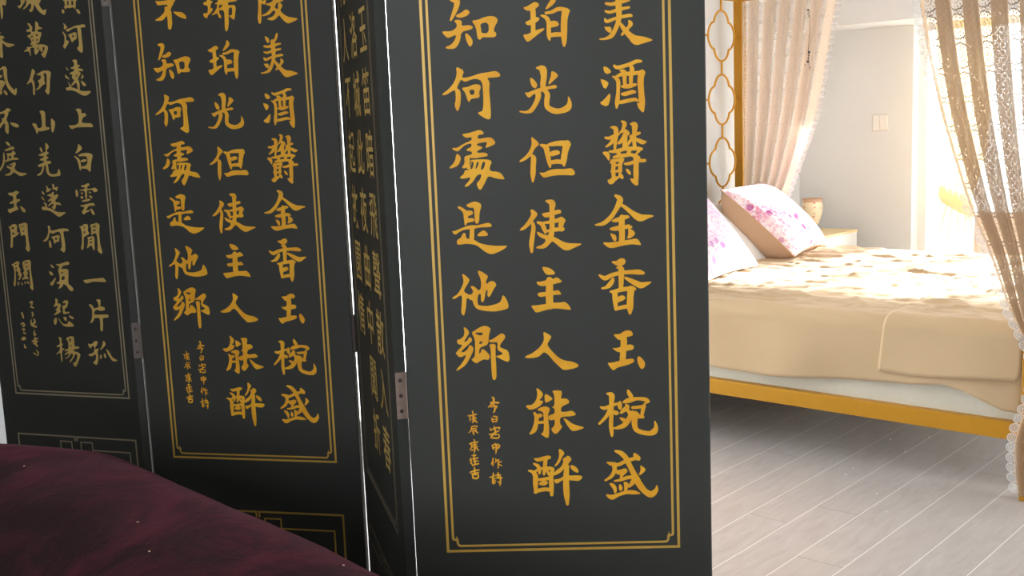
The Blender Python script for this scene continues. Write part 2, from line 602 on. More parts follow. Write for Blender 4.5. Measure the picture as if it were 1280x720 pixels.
holed_wall('wall_right', XR, XR + 0.12, YB - 0.1, YF + 0.2, (RY0, RY1, RZ0, RZ1))
bm = bmesh.new()
add_box(bm, XL, WX0, YF, YF + 0.2, 0, ZC)
add_box(bm, WX1, XR, YF, YF + 0.2, 0, ZC)
add_box(bm, WX0, WX1, YF, YF + 0.2, WZ, ZC)
struct('wall_back', bm, M['wall'])
bm = bmesh.new()
add_box(bm, XL, FX0, YB - 0.12, YB, 0, ZC)
add_box(bm, FX1, XR, YB - 0.12, YB, 0, ZC)
add_box(bm, FX0, FX1, YB - 0.12, YB, 0, FZ0)
add_box(bm, FX0, FX1, YB - 0.12, YB, FZ1, ZC)
struct('wall_front', bm, M['unseen_wall'])
struct('trim_1', box(XL, XR, 5.98, YF, 1.785, ZC), M['wall'])     # boxed-in bulkhead over the garden door
struct('baseboard_left', box(XL, XL + 0.015, YB, YF, 0, 0.09), M['white'])

def window(name, x0, x1, y, z0, z1, n, fw=0.05):
    o = bpy.data.objects.new(name, None)
    C.objects.link(o)
    o['kind'] = 'structure'
    bm = bmesh.new()
    add_box(bm, x0, x1, y - 0.03, y + 0.03, z1 - fw, z1)
    add_box(bm, x0, x1, y - 0.03, y + 0.03, z0, z0 + fw)
    for i in range(n + 1):
        cx = x0 + fw / 2 + (x1 - x0 - fw) * i / n
        add_box(bm, cx - fw / 2, cx + fw / 2, y - 0.028, y + 0.028, z0 + fw, z1 - fw)
    obj('window_frame', bm, M['white'], o)
    for i in range(n):
        w = (x1 - x0 - fw) / n
        obj('pane', box(x0 + fw + w * i, x0 + w * (i + 1), y - 0.003, y + 0.003, z0 + fw, z1 - fw), M['glass'], o)
    return o
window('window_1', WX0, WX1, YF + 0.12, 0, WZ, 2)
def turn(o, x, y):
    o.rotation_euler = (0, 0, PI / 2)
    o.location = (x, y, 0)
turn(window('window_4', -(RY1 - RY0) / 2, (RY1 - RY0) / 2, 0, RZ0, RZ1, 2), XR + 0.06, (RY0 + RY1) / 2)
window('window_2', FX0, FX1, YB - 0.06, FZ0, FZ1, 2)
turn(window('window_3', -(LY1 - LY0) / 2, (LY1 - LY0) / 2, 0, LZ0, LZ1, 2), XL - 0.06, (LY0 + LY1) / 2)
# terrace, and a wall added outside to dim the sky behind the lace
struct('wall_sky_dimmer', box(-8, 3, 8.6, 8.8, -0.1, 1.93), M['sky_dimmer'])
struct('trim_2', box(-8, 5, YF + 0.3, 12, -0.1, -0.02), M['white'])

# ------------------------------------------------------------------ folding screen
PW, PM, PT = 0.35, 0.04974, 0.016
ORZ = 0.66061
ZB, ZT = -ORZ + 0.02, 1.10
screen = thing('folding_screen', 'black lacquered folding screen lettered with gold brush calligraphy in double gold borders', 'folding screen', (-1.9, 1.2, 0))
screen_base = Vector((-1.9, 1.2, 0))

def chaikin(pts, it=1):
    for _ in range(it):
        o = []
        n = len(pts)
        for i in range(n):
            a, b = pts[i], pts[(i + 1) % n]
            o.append(a.lerp(b, 0.25))
            o.append(a.lerp(b, 0.75))
        pts = o
    return pts

def poly_fill(bm, loops, y):
    ls = [[Vector((p.x, p.y, 0)) for p in l] for l in loops]
    tris = tessellate_polygon(ls)
    vs = [bm.verts.new((p.x, y, p.y)) for l in ls for p in l]
    for t in tris:
        try:
            bm.faces.new([vs[i] for i in t])
        except ValueError:
            pass

def brush(bm, pts, y):
    # a brush stroke: centre line with a width at each point, rounded ends
    P = [Vector(p) for p in pts]
    if len(P) == 2:
        P = [P[0], P[0].lerp(P[1], 0.5), P[1]]
    cs = []
    n = len(P)
    for i in range(n - 1):
        p0, p1, p2, p3 = P[max(i - 1, 0)], P[i], P[i + 1], P[min(i + 2, n - 1)]
        for s in range(5):
            t = s / 5
            cs.append(0.5 * ((2 * p1) + (p2 - p0) * t + (2 * p0 - 5 * p1 + 4 * p2 - p3) * t * t + (3 * p1 - p0 - 3 * p2 + p3) * t**3))
    cs.append(P[-1])
    L, R = [], []
    for i, c in enumerate(cs):
        a, b = cs[max(i - 1, 0)], cs[min(i + 1, len(cs) - 1)]
        d = Vector((b.x - a.x, b.y - a.y))
        if d.length < 1e-9:
            continue
        d.normalize()
        w = max(c.z, 1e-4) / 2
        nrm = Vector((-d.y, d.x))
        L.append(Vector((c.x, c.y)) + nrm * w)
        R.append(Vector((c.x, c.y)) - nrm * w)
    lv = [bm.verts.new((p.x, y, p.y)) for p in L]
    rv = [bm.verts.new((p.x, y, p.y)) for p in R]
    for i in range(len(lv) - 1):
        bm.faces.new((lv[i], rv[i], rv[i + 1], lv[i + 1]))
    for c, va, vb in ((cs[0], lv[0], rv[0]), (cs[-1], rv[-1], lv[-1])):
        a0 = math.atan2(va.co.z - c.y, va.co.x - c.x)
        r = (Vector((va.co.x, va.co.z)) - Vector((c.x, c.y))).length
        arc = [va] + [bm.verts.new((c.x + r * math.cos(a0 + PI * k / 5), y, c.y + r * math.sin(a0 + PI * k / 5))) for k in range(1, 5)] + [vb]
        try:
            bm.faces.new(arc)
        except ValueError:
            pass

GLYPHS = """
P3 mei P2635,8215 2684,8192 2725,8149 2727,8094 2695,8069 2654,8125|S2887,8231,41 2858,8157,50 2807,8070,25|S2616,8024,36 2700,8011,50 2827,8038,55 2942,8055,30|S2607,7919,30 2669,7903,42 2796,7934,47 2934,7957,36|S2597,7813,28 2624,7777,47 2765,7819,44 2934,7846,47 2969,7840,33|S2789,8105,77 2791,8010,88 2795,7900,80 2790,7797,69|S2790,7804,69 2770,7736,64 2726,7642,64 2675,7572,61 2589,7540,33 2519,7538,22|P2580,7710 2622,7701 2671,7706 2688,7657 2669,7610 2627,7635 2600,7661|S2935,7768,36 2953,7728,64 2916,7675,44 2830,7589,39|S2813,7748,25 2833,7703,56 2894,7621,72 2956,7556,89 3025,7502,128 3109,7501,103 3193,7498,56 3246,7495,19
P3 jiu P2544,7158 2607,7151 2665,7090 2654,7060 2580,7046|P2501,6983 2546,6977 2609,6946 2626,6910 2567,6823|P2643,6795 2645,6699 2599,6586 2477,6647 2552,6689|S2709,7161,36 2762,7135,53 2918,7170,53 3018,7208,53 3086,7209,39|S2686,7013,22 2730,6987,48 2760,6933,59 2754,6793,51 2739,6654,65 2727,6570,25|S2731,7004,34 2816,7039,56 2958,7043,56 3071,7051,53 3127,7040,42|S3099,7051,87 3076,6948,90 3082,6780,82 3090,6639,85 3099,6513,37|S3026,6625,14 3060,6577,56 3094,6513,34|S2796,7092,28 2848,7069,59 2850,6957,56 2855,6887,51|S2929,7163,39 2959,7106,64 2943,7009,59 2937,6884,51|S2812,6868,34 2855,6866,56 2925,6870,62 3004,6888,39|S2810,6763,37 2852,6761,59 2952,6785,56 2991,6784,39|S2764,6645,37 2807,6651,54 2978,6679,51 3023,6663,37
P3 yu S2559,6157,34 2609,6148,45 2681,6176,48 2753,6202,34|S2642,6302,26 2705,6281,65 2710,6189,65 2696,6076,48 2688,5991,37|S2673,6134,57 2629,6072,48 2563,6027,23|S2793,6381,20 2835,6347,65 2812,6270,43 2775,6226,26|S2775,6226,34 2840,6244,48 2879,6204,57|S2846,6198,62 2837,6113,65 2827,6014,63|S2838,6184,65 2801,6115,68 2743,6072,37|S2927,6336,31 2977,6320,88 2974,6221,65 2965,6108,57 2974,6002,51|S2909,6160,28 2981,6186,48 3045,6204,40|S2951,6151,51 2893,6076,43 2849,6021,43|S2979,6129,34 3036,6096,60 3092,6072,62 3135,6080,23|P2497,5953 2569,5965 2611,5937 2616,5852 2593,5821 2566,5875|S2611,5959,29 2704,5959,51 2834,5988,54 3005,5986,57 3069,5977,43|S3047,5977,51 3011,5929,37 2984,5909,20|S2736,5961,57 2748,5889,60|S2666,5875,29 2731,5887,54 2846,5897,54 2931,5904,43|S2897,5969,60 2874,5906,48|S2971,5888,60 2987,5823,74 2984,5709,74 2982,5595,74 2986,5480,43|S2902,5555,17 2944,5527,66 2986,5484,57|S2828,5776,34 2886,5777,49 3001,5808,48 3112,5811,48|S2920,5894,37 2974,5883,60 3023,5850,57|P2827,5708 2877,5699 2914,5640 2903,5609 2861,5635|S2622,5801,29 2664,5790,66 2657,5693,57 2663,5592,57|S2644,5825,46 2730,5830,46 2794,5838,51|S2784,5831,63 2759,5760,54 2757,5675,60|S2671,5757,34 2748,5764,34|S2661,5671,31 2747,5678,46|S2626,5680,23 2653,5636,37|S2586,5545,29 2617,5529,83 2666,5561,69 2735,5590,29|P2732,5654 2782,5638 2809,5580 2787,5552 2752,5575 2727,5604
P3 jin S2681,5326,40 2744,5273,86 2721,5195,81 2668,5102,63 2594,5004,66 2491,4928,61 2382,4913,23|S2757,5193,43 2828,5140,55 2912,5068,72 2983,5016,101 3040,4992,104 3141,5006,55 3206,5011,26|S2629,4962,26 2679,4969,61 2810,5008,61 2853,5012,43|S2767,5012,75 2758,4882,90 2761,4765,84 2752,4635,87|S2604,4844,38 2676,4848,67 2807,4866,61 2893,4862,40|P2807,4887 2865,4910 2907,4862 2878,4841 2806,4837|P2585,4789 2638,4770 2677,4747 2680,4674 2650,4660 2619,4705|P2849,4850 2907,4826 2952,4780 2942,4742 2889,4703 2826,4693 2855,4762|S2504,4640,32 2598,4608,84 2758,4631,70 2903,4648,75 2960,4646,90 3017,4608,29
P3 xiang P2594,4362 2621,4379 2664,4371 2716,4409 2767,4415 2805,4384 2797,4333 2749,4301 2691,4300 2641,4324|S2419,4174,32 2498,4127,67 2601,4171,61 2747,4200,56 2892,4205,64 2994,4201,76 3054,4185,47|S2679,4278,29 2734,4257,85 2734,4137,79 2728,4004,67 2719,3953,56|P2607,4141 2635,4122 2633,4066 2577,3984 2523,3970 2443,3962 2433,3992 2495,4004 2547,4062|S2796,4123,38 2875,4077,67 2947,4038,82 3018,4006,91 3091,4025,61 3157,4046,23|S2573,3928,32 2631,3907,76 2638,3800,76 2646,3663,47|S2624,3926,53 2741,3952,64 2887,3966,62 2930,3953,38|S2872,3955,105 2858,3837,94 2851,3689,94 2849,3597,41|P2665,3836 2724,3868 2765,3865 2793,3832 2774,3800 2693,3766 2664,3769|S2654,3670,53 2778,3696,62 2837,3687,59
P3 yu2 P2596,3287 2630,3294 2696,3292 2755,3335 2814,3348 2865,3331 2888,3278 2863,3256 2790,3247 2723,3208 2671,3202 2636,3241|S2746,3260,89 2748,3155,95 2736,3035,89 2722,2870,89|P2570,3093 2632,3081 2706,3104 2794,3127 2846,3134 2893,3113 2892,3068 2858,3047 2763,3035 2674,3015 2616,3047|P2501,2869 2552,2863 2656,2887 2759,2907 2863,2923 2899,2895 2883,2858 2787,2823 2698,2803 2631,2785 2591,2746 2550,2777 2522,2823|P2952,2960 2995,2937 3048,2868 3054,2822 3031,2767 2998,2753 2963,2800 2935,2894
P3 wan S2387,2194,36 2446,2180,57 2536,2215,48 2633,2243,42|S2484,2400,30 2547,2372,87 2544,2253,69 2540,2101,63 2528,1917,63 2536,1809,57 2538,1750,30|S2519,2147,69 2457,2049,54 2358,1945,39|P2571,2146 2623,2136 2654,2105 2639,2072 2591,2065 2570,2092|P2771,2445 2800,2459 2846,2397 2874,2343 2827,2318 2781,2368|P2663,2296 2695,2264 2701,2188 2670,2140 2631,2182 2637,2235|S2729,2266,42 2804,2289,78 2922,2311,51 3040,2297,63 3084,2265,54|S3076,2261,45 3024,2224,24|S2758,2224,30 2775,2186,72 2714,2134,63 2681,2104,39|S2771,2148,45 2821,2070,69 2782,1983,78 2721,1912,78 2631,1876,54 2564,1870,21|P2647,2036 2709,2027 2756,2003 2722,1950 2678,1986|S2853,2176,42 2919,2178,48 3031,2191,48|S3016,2186,69 2999,2103,54 2983,2030,51|S2916,2026,39 3008,2026,39|S2851,2115,39 2887,2068,78 2878,1984,87 2879,1904,81 2904,1834,72 2985,1794,69 3088,1775,69 3163,1800,93 3194,1868,60 3178,1957,21|P2882,2137 2947,2089 2968,2035 2916,2026
P3 sheng S2461,1340,30 2527,1318,64 2617,1304,55 2737,1356,58 2857,1391,55 2932,1397,46|P2847,1477 2874,1482 2947,1428 2957,1373 2916,1351 2850,1396|S2585,1515,36 2666,1481,73 2738,1402,79 2781,1308,76 2830,1198,79 2880,1088,95 2937,977,98 3010,882,89 3099,829,101 3175,890,67 3188,963,18|S2557,1314,70 2562,1220,64 2515,1128,55 2423,1065,31|P2573,1220 2659,1224 2712,1251 2759,1223 2751,1181 2695,1136 2674,1093 2634,1091 2647,1153 2595,1146|S2558,1052,27 2655,1067,46 2746,1099,55 2821,1105,58|S2865,1073,79 2819,1011,70 2775,958,34|P2944,1288 2981,1272 3035,1216 2989,1167 2938,1127 2920,1141 2954,1210|P2464,1023 2535,1022 2589,963 2586,866 2550,859 2537,925|P2629,1016 2671,968 2677,921 2644,888 2616,923|P2689,1036 2744,1032 2773,997 2753,935 2736,878 2693,879 2702,967|S2447,830,40 2514,800,80 2605,834,55 2726,870,58 2845,867,64 2927,849,24
P3 po P1448,8021 1505,8032 1563,8064 1613,8092 1662,8076 1682,8038 1638,8006 1595,7973 1517,7970 1475,7988|S1585,8008,70 1588,7911,75 1584,7801,64 1580,7677,64|P1469,7820 1526,7838 1591,7877 1641,7884 1683,7859 1656,7826 1610,7798 1545,7769 1489,7778|P1431,7649 1491,7647 1563,7678 1649,7709 1746,7728 1733,7698 1661,7653 1588,7601 1501,7535 1460,7579|S1869,8160,33 1881,8105,64 1837,8052,61 1779,7992,25|P1863,8181 1897,8152 1923,8096 1858,8030 1814,7998 1779,7983 1765,8000 1809,8053 1839,8106|S1770,7931,39 1855,7941,50 1926,7972,58 1997,7976,56 2080,7945,56|S2045,7940,106 2023,7824,92 2015,7659,89 2013,7520,64 2011,7465,28|S1705,7899,28 1768,7869,56 1801,7806,61 1801,7695,61 1801,7612,59 1809,7557,28|P1815,7816 1907,7822 1948,7779 1940,7745 1876,7731 1819,7725|S1801,7619,56 1901,7629,64 1999,7625,56
P3 guang S1615,7176,28 1693,7158,104 1708,7060,87 1693,6949,79 1690,6865,62|P1518,7051 1574,7010 1614,6945 1598,6899 1570,6891 1528,6927 1510,7012|P1813,7126 1869,7112 1917,7058 1887,7025 1822,6971 1785,6938 1767,6948 1787,7001 1814,7070|P1425,6847 1460,6832 1562,6870 1677,6907 1791,6917 1863,6935 1898,6905 1875,6878 1790,6875 1675,6851 1545,6807 1493,6760 1458,6783|S1620,6825,85 1615,6755,74 1568,6659,65 1508,6583,62 1436,6562,37 1353,6575,23|S1725,6849,62 1751,6792,76 1739,6708,74 1746,6623,74 1836,6566,82 1936,6562,77 2030,6598,93 2061,6667,62 2049,6752,17
P3 dan P1494,6208 1523,6200 1606,6119 1605,6090 1546,6050 1500,5959 1425,5890 1323,5851 1309,5873 1398,5934 1473,6024 1505,6115|S1485,5952,32 1519,5908,75 1511,5793,75 1504,5679,75 1497,5571,29|S1634,6089,34 1704,6051,77 1722,5957,72 1743,5842,60 1755,5770,29|P1691,6080 1764,6119 1865,6140 1980,6144 2064,6094 2063,6051 1934,6063 1848,6069 1762,6063|S2004,6089,114 1974,5976,89 1954,5863,86 1954,5788,37|P1760,5991 1846,6012 1900,5993 1902,5950 1844,5935 1779,5919 1751,5942|S1769,5834,57 1855,5845,63 1941,5834,63|P1591,5701 1663,5687 1736,5728 1837,5741 1967,5733 2039,5745 2082,5729 2112,5678 2093,5635 1978,5647 1834,5649 1733,5634 1660,5616 1618,5660
P3 shi P1442,5170 1485,5169 1548,5113 1543,5076 1487,5013 1441,4949 1358,4882 1292,4864 1278,4882 1361,4952 1430,5044 1461,5108|S1471,4977,44 1483,4904,61 1464,4788,67 1444,4657,67 1445,4551,38|S1685,5282,35 1763,5250,95 1760,5156,72 1755,5011,78 1750,4865,73 1724,4749,87|P1610,5103 1657,5116 1759,5124 1832,5153 1883,5151 1896,5100 1815,5084 1727,5055 1669,5040 1626,5066|S1548,4977,35 1608,4950,61 1637,4884,64 1654,4825,38|P1594,4980 1711,4998 1799,5016 1872,5043 1901,5052 1960,4996 1927,4954 1855,4971 1753,4953 1651,4949|S1906,4991,81 1879,4919,73 1888,4860,58|S1677,4846,35 1793,4864,58 1910,4867,52|P1524,4844 1560,4836 1646,4789 1718,4786 1776,4762 1744,4690 1699,4648 1639,4591 1522,4595 1506,4622 1612,4651 1665,4722 1586,4754 1544,4792|S1745,4734,73 1803,4703,73 1888,4641,96 1959,4610,111 2047,4621,73 2156,4639,23
P3 zhu P1583,4330 1658,4317 1716,4296 1775,4235 1764,4206 1647,4203 1605,4263|P1493,4112 1548,4106 1681,4135 1755,4147 1799,4171 1870,4107 1862,4089 1723,4060 1619,4041 1554,4043 1510,4067|S1688,4127,97 1684,3994,106 1679,3846,109 1679,3742,103|P1501,3938 1558,3951 1675,3958 1778,3969 1815,3978 1857,3917 1849,3907 1747,3906 1629,3892 1548,3880 1515,3899|P1399,3758 1477,3760 1595,3772 1713,3793 1831,3789 1904,3802 1961,3748 1991,3684 1981,3673 1828,3700 1710,3704 1592,3678 1473,3644 1438,3698
P3 ren P1569,3354 1595,3356 1685,3296 1684,3271 1634,3197 1625,3160 1674,3083 1788,2959 1890,2913 1979,2905 2091,2844 2035,2800 1856,2771 1813,2807 1713,2908 1642,3008 1578,3059 1540,3034 1486,2986 1389,2968 1293,2977 1287,3001 1392,3039 1498,3118 1552,3185 1580,3251
P3 neng P1432,2514 1469,2505 1533,2435 1529,2389 1470,2322 1529,2320 1531,2290 1466,2223 1330,2176 1266,2241 1289,2258 1371,2259 1433,2338 1452,2437|P1555,2407 1578,2421 1636,2386 1682,2342 1626,2310 1573,2285 1556,2304|S1396,2133,39 1424,2070,61 1412,1963,67 1379,1871,70 1325,1819,33|P1427,2178 1481,2215 1556,2235 1622,2211 1625,2172 1596,2104 1600,1989 1607,1896 1600,1773 1576,1735 1467,1815 1519,1829 1532,1960 1529,2098 1523,2152|P1433,2116 1485,2126 1519,2106 1509,2071 1438,2052|S1428,1986,42 1533,1990,48|P1665,2462 1728,2475 1809,2465 1815,2427 1795,2336 1843,2350 1901,2333 1926,2278 1869,2250 1801,2221 1784,2137 1895,2142 1955,2163 2025,2092 1953,2071 1833,2067 1773,2053 1770,1953 1806,1921 1782,1876 1697,1786 1626,1880 1687,1925 1698,2032 1638,2011 1594,2043 1611,2096 1701,2116 1696,2201 1652,2210 1698,2239 1701,2338 1696,2423|P1811,2060 1891,2011 1949,1956 2037,1923 2129,1897 2110,1875 1975,1837 1931,1856 1874,1935
P3 zui P1351,1438 1416,1437 1514,1465 1590,1479 1626,1447 1602,1416 1527,1403 1421,1378 1384,1399|S1535,1426,67 1528,1356,61 1515,1263,55 1504,1185,40|S1281,1246,31 1340,1221,55 1375,1157,77 1371,1032,74 1374,907,52|S1360,1353,31 1419,1312,58 1439,1249,52 1437,1202,37|P1325,1229 1433,1288 1539,1306 1643,1299 1660,1259 1627,1244 1522,1263 1431,1249 1370,1204|S1635,1260,61 1611,1136,67 1611,1010,71 1611,861,52|S1552,1246,40 1579,1175,37|S1411,1102,34 1502,1107,55 1608,1128,46|P1409,1039 1471,1080 1538,1078 1567,1051 1528,1009 1453,1007|S1359,907,46 1435,936,61 1526,947,61 1601,932,55|P1735,1571 1772,1567 1830,1504 1783,1443 1751,1366 1688,1297 1659,1306 1706,1367 1746,1459|P1790,1419 1828,1434 1874,1471 1932,1415 1900,1362 1854,1316 1807,1255 1745,1195 1654,1153 1639,1182 1686,1235 1763,1288 1803,1364|P1899,1323 1973,1301 2024,1242 2023,1195 1985,1196 1912,1253|P1652,1103 1727,1101 1819,1162 1894,1152 2044,1156 2088,1123 2026,1063 1966,1072 1862,1082 1787,1092 1694,1024 1658,1056|S1854,1301,67 1837,1161,86 1832,1005,92 1836,848,86 1842,706,43
P3 zhi S436,8168,36 513,8151,89 510,8083,73 470,7988,59 420,7893,31|P497,7959 583,7990 628,8029 670,8023 699,7978 637,7932 551,7915 495,7932|P458,7885 543,7895 578,7866 568,7804 660,7814 717,7800 732,7769 686,7746 557,7721 544,7611 490,7516 446,7490 346,7494 319,7523 406,7547 466,7614 491,7689 411,7658 368,7643 326,7676 284,7733 315,7743 415,7734 495,7779 505,7834|P613,7705 655,7689 709,7625 720,7562 687,7510 661,7522 623,7607|P709,7874 805,7877 892,7912 992,7928 1062,7907 1091,7857 1043,7783 1018,7715 1060,7686 1051,7638 1008,7626 845,7637 843,7612 810,7602 787,7628 773,7781|H832,7827 953,7840 953,7690 847,7688 845,7750
P3 he P462,7235 498,7229 581,7177 534,7088 584,7081 699,7102 787,7133 959,7150 1017,7161 1073,7135 1096,7088 1056,7070 927,7067 898,7066 936,7008 922,6896 928,6755 934,6642 933,6529 916,6480 859,6489 740,6572 763,6592 821,6604 835,6759 834,6900 825,7026 741,7065 654,7048 581,7020 526,7060 510,7032 456,6943 504,6913 516,6856 502,6701 462,6611 441,6626 416,6705 441,6775 439,6902 419,6917 315,6857 250,6846 247,6867 348,6934 431,7029 472,7139|P531,6933 556,6946 621,6951 709,6986 794,6979 806,6929 775,6874 786,6803 743,6788 656,6783 633,6736 609,6754 581,6868|H633,6908 712,6912 709,6841 652,6834
P3 chu P507,6290 591,6298 679,6318 766,6343 822,6299 806,6271 734,6269 724,6210 819,6220 905,6231 955,6201 988,6135 900,6096 827,6074 858,6140 852,6165 714,6146 713,6117 784,6100 790,6072 717,6046 708,6010 810,6014 859,5997 862,5959 778,5950 676,5933 518,5960 548,5976 635,5992 637,6035 565,6045 559,6073 633,6099 635,6156 540,6131 480,6084 434,6035 347,6082 365,6098 423,6093 527,6153 637,6192 646,6241 574,6230 524,6253|P412,6022 461,5984 476,5933 425,5835 322,5800 293,5814 384,5894|P518,5968 591,5972 603,5928 600,5857 532,5795 474,5804 528,5874|P603,5914 690,5918 805,5918 892,5906 919,5873 888,5817 878,5746 1000,5730 1049,5703 1094,5625 1082,5616 967,5634 867,5674 837,5646 789,5547 727,5460 674,5573 734,5621 767,5707 694,5695 632,5596 541,5528 498,5536 574,5613 606,5669 503,5647 431,5662 507,5716 521,5774 596,5768 629,5856|H608,5878 659,5890 641,5798 596,5771|H699,5879 724,5884 727,5852 691,5789 672,5775|H782,5881 825,5880 800,5785 748,5758|H555,5830 600,5857 628,5841 590,5785 546,5784
P3 shi2 P512,5269 560,5289 634,5318 706,5298 745,5261 707,5153 695,4993 634,4992 632,5127 630,5229 557,5224|S411,5237,35 468,5198,49 502,5146,64 505,5058,58 495,4986,26|P504,5182 584,5190 619,5156 596,5121 537,5108 513,5073 623,5076 628,5025 547,5013 495,5000|P286,4898 322,4890 441,4937 560,4976 662,4965 765,4991 853,4999 887,4943 821,4933 690,4935 616,4916 484,4913 410,4886 334,4833|S590,4939,64 583,4836,67 571,4734,73|P655,4819 686,4855 761,4900 824,4831 801,4807 684,4804|P452,4863 489,4862 496,4781 565,4764 623,4754 694,4701 824,4670 955,4655 1087,4658 1086,4636 996,4580 862,4530 776,4565 705,4627 649,4673 591,4692 489,4705 386,4689 357,4705 360,4764 420,4791
P3 ta P407,4259 439,4258 517,4181 515,4152 428,4021 434,3994 484,3960 513,3944 559,3972 561,4017 522,4070 564,4083 628,4029 634,4007 679,4028 688,4161 645,4266 647,4303 691,4294 791,4224 786,4195 758,4144 763,4092 816,4142 875,4140 914,4082 870,4029 807,3912 777,3908 767,3943 782,4017 749,4003 723,3862 692,3826 671,3849 676,3968 628,3940 618,3806 653,3783 771,3771 920,3804 966,3840 991,3921 1013,3924 1061,3837 1077,3761 1064,3725 960,3698 856,3687 709,3702 607,3732 565,3786 547,3868 517,3869 470,3908 458,3871 445,3752 418,3648 396,3641 369,3695 390,3829 395,3948 350,3934 289,3892 245,3900 261,3922 337,3965 401,4067 434,4155
P3 xiang2 P395,3466 425,3465 485,3391 448,3332 393,3251 415,3245 461,3286 470,3316 506,3307 519,3262 465,3211 388,3145 341,3094 385,3089 447,3136 472,3203 523,3171 532,3118 478,3014 406,2894 268,2807 253,2823 363,2941 428,3061 321,3003 258,3081 281,3103 360,3184 361,3206 316,3208 288,3239 290,3279 342,3290 396,3333 407,3408|P545,3404 624,3454 714,3486 794,3444 793,3411 767,3337 755,3232 739,3195 671,3167 618,3145 606,3048 638,3084 647,3129 684,3128 762,3043 768,3005 744,2960 685,2977 602,2942 563,2908 484,2976 514,2990 546,3027 556,3178 557,3283 510,3383|H554,3381 680,3377 679,3347 634,3334 590,3354|H614,3229 645,3250 667,3242 658,3212 621,3206|P761,3262 809,3268 885,3318 953,3361 990,3348 1014,3292 940,3211 915,3151 995,3119 1039,3095 1058,3011 1055,2951 1032,2921 959,2954 857,3010 858,3017 947,3037 963,3059 876,3115 896,3227 837,3226 770,3228|P764,3194 821,3207 865,3191 854,3108 853,2987 856,2805 851,2683 820,2651 791,2670 782,2807 783,3019 785,3125
P3 i1 S749,2312,21 813,2316,21 871,2309,23|S770,2395,15 793,2382,28 793,2329,32 788,2257,28|S778,2311,24 748,2276,21 711,2241,15|S819,2310,23 859,2303,24|S752,2246,23 799,2259,26 840,2250,23 809,2215,21|S810,2233,28 802,2185,23 783,2159,17|S756,2073,19 761,2043,23 771,2012,19|S781,2102,19 816,2095,21 836,2088,19 824,2023,25|S762,2055,17 820,2055,17|S772,2018,19 824,2019,19|S727,1918,15 731,1887,19|S737,1887,15 797,1919,21 867,1926,19 854,1896,13|S786,1946,19 801,1874,28 793,1838,25|S705,1828,15 734,1821,25 782,1838,27 818,1861,23 853,1872,17|S782,1838,25 732,1779,23 778,1766,23 843,1767,23 851,1818,17 792,1816,21|S745,1658,17 754,1610,23 771,1591,15|S762,1658,21 821,1666,21 855,1643,23 830,1602,19|S787,1681,19 806,1632,25 799,1560,23 792,1524,13|S749,1616,17 831,1626,17|S748,1453,19 740,1404,21 720,1362,17|S745,1398,23 743,1337,19|S788,1445,17 789,1403,19 774,1385,13|S793,1415,17 835,1428,19|S822,1414,25 822,1354,21 818,1299,19|S833,1384,17 869,1401,19|S837,1353,19 872,1334,19|S688,1156,17 730,1168,25 754,1179,19|S744,1222,19 735,1149,25 726,1070,25|S728,1119,17 757,1124,17|S732,1088,17 768,1100,21|S761,1069,21 737,1054,21|S815,1226,21 812,1159,27|S778,1185,19 848,1189,21|S770,1142,19 870,1146,23|S841,1165,23 847,1098,23 836,1031,23|S809,1086,19 837,1061,21|S470,2189,17 480,2152,21|S403,2119,19 455,2123,23 526,2139,21|S431,2100,19 426,2040,15|S473,2123,23 482,2074,26 486,2026,21|S489,2098,25 518,2079,23|S459,2063,19 487,2050,23 462,2015,17|S505,2050,19 530,2013,17|S448,1949,17 495,1960,19 535,1953,17|S447,1943,19 439,1895,19 403,1860,15|S464,1919,19 517,1923,19|S463,1895,17 472,1846,23 477,1828,17|S474,1888,19 515,1893,19|S497,1888,23 537,1851,17|S474,1750,17 484,1726,21|S401,1686,17 454,1702,21 531,1712,19|S430,1685,19 433,1636,19 408,1589,17|S452,1666,21 511,1674,19|S483,1689,25 482,1617,25 471,1551,17|S451,1636,17 521,1640,19|S455,1599,19 431,1576,15|S503,1622,21 536,1579,17|S433,1503,17 492,1508,19|S463,1521,19 468,1484,17|S395,1431,17 424,1437,19|S414,1461,19 417,1401,19 438,1339,17|S423,1400,17 404,1383,15|S455,1472,19 471,1423,25 474,1375,21|S443,1448,19 520,1465,21|S453,1412,19 523,1416,19|S450,1357,21 527,1373,21|S460,1320,15 464,1278,25|S392,1243,19 464,1266,25 529,1276,21|S409,1218,17 521,1234,21|S465,1290,25 461,1205,29|S425,1200,19 508,1204,21 512,1167,25|S431,1181,25 435,1151,25 494,1146,29 518,1173,19
P2 bu P450,8990 504,8974 673,8976 787,9005 869,8982 866,8957 822,8929 826,8904 772,8846 753,8798 771,8760 766,8662 768,8538 731,8441 702,8433 666,8470 675,8593 671,8698 644,8681 574,8611 427,8614 412,8636 503,8671 594,8740 633,8787 631,8867 651,8872 682,8852 707,8893 638,8904 496,8894 466,8939|P800,8777 861,8755 986,8747 1050,8694 1072,8631 1057,8610 935,8652 843,8713
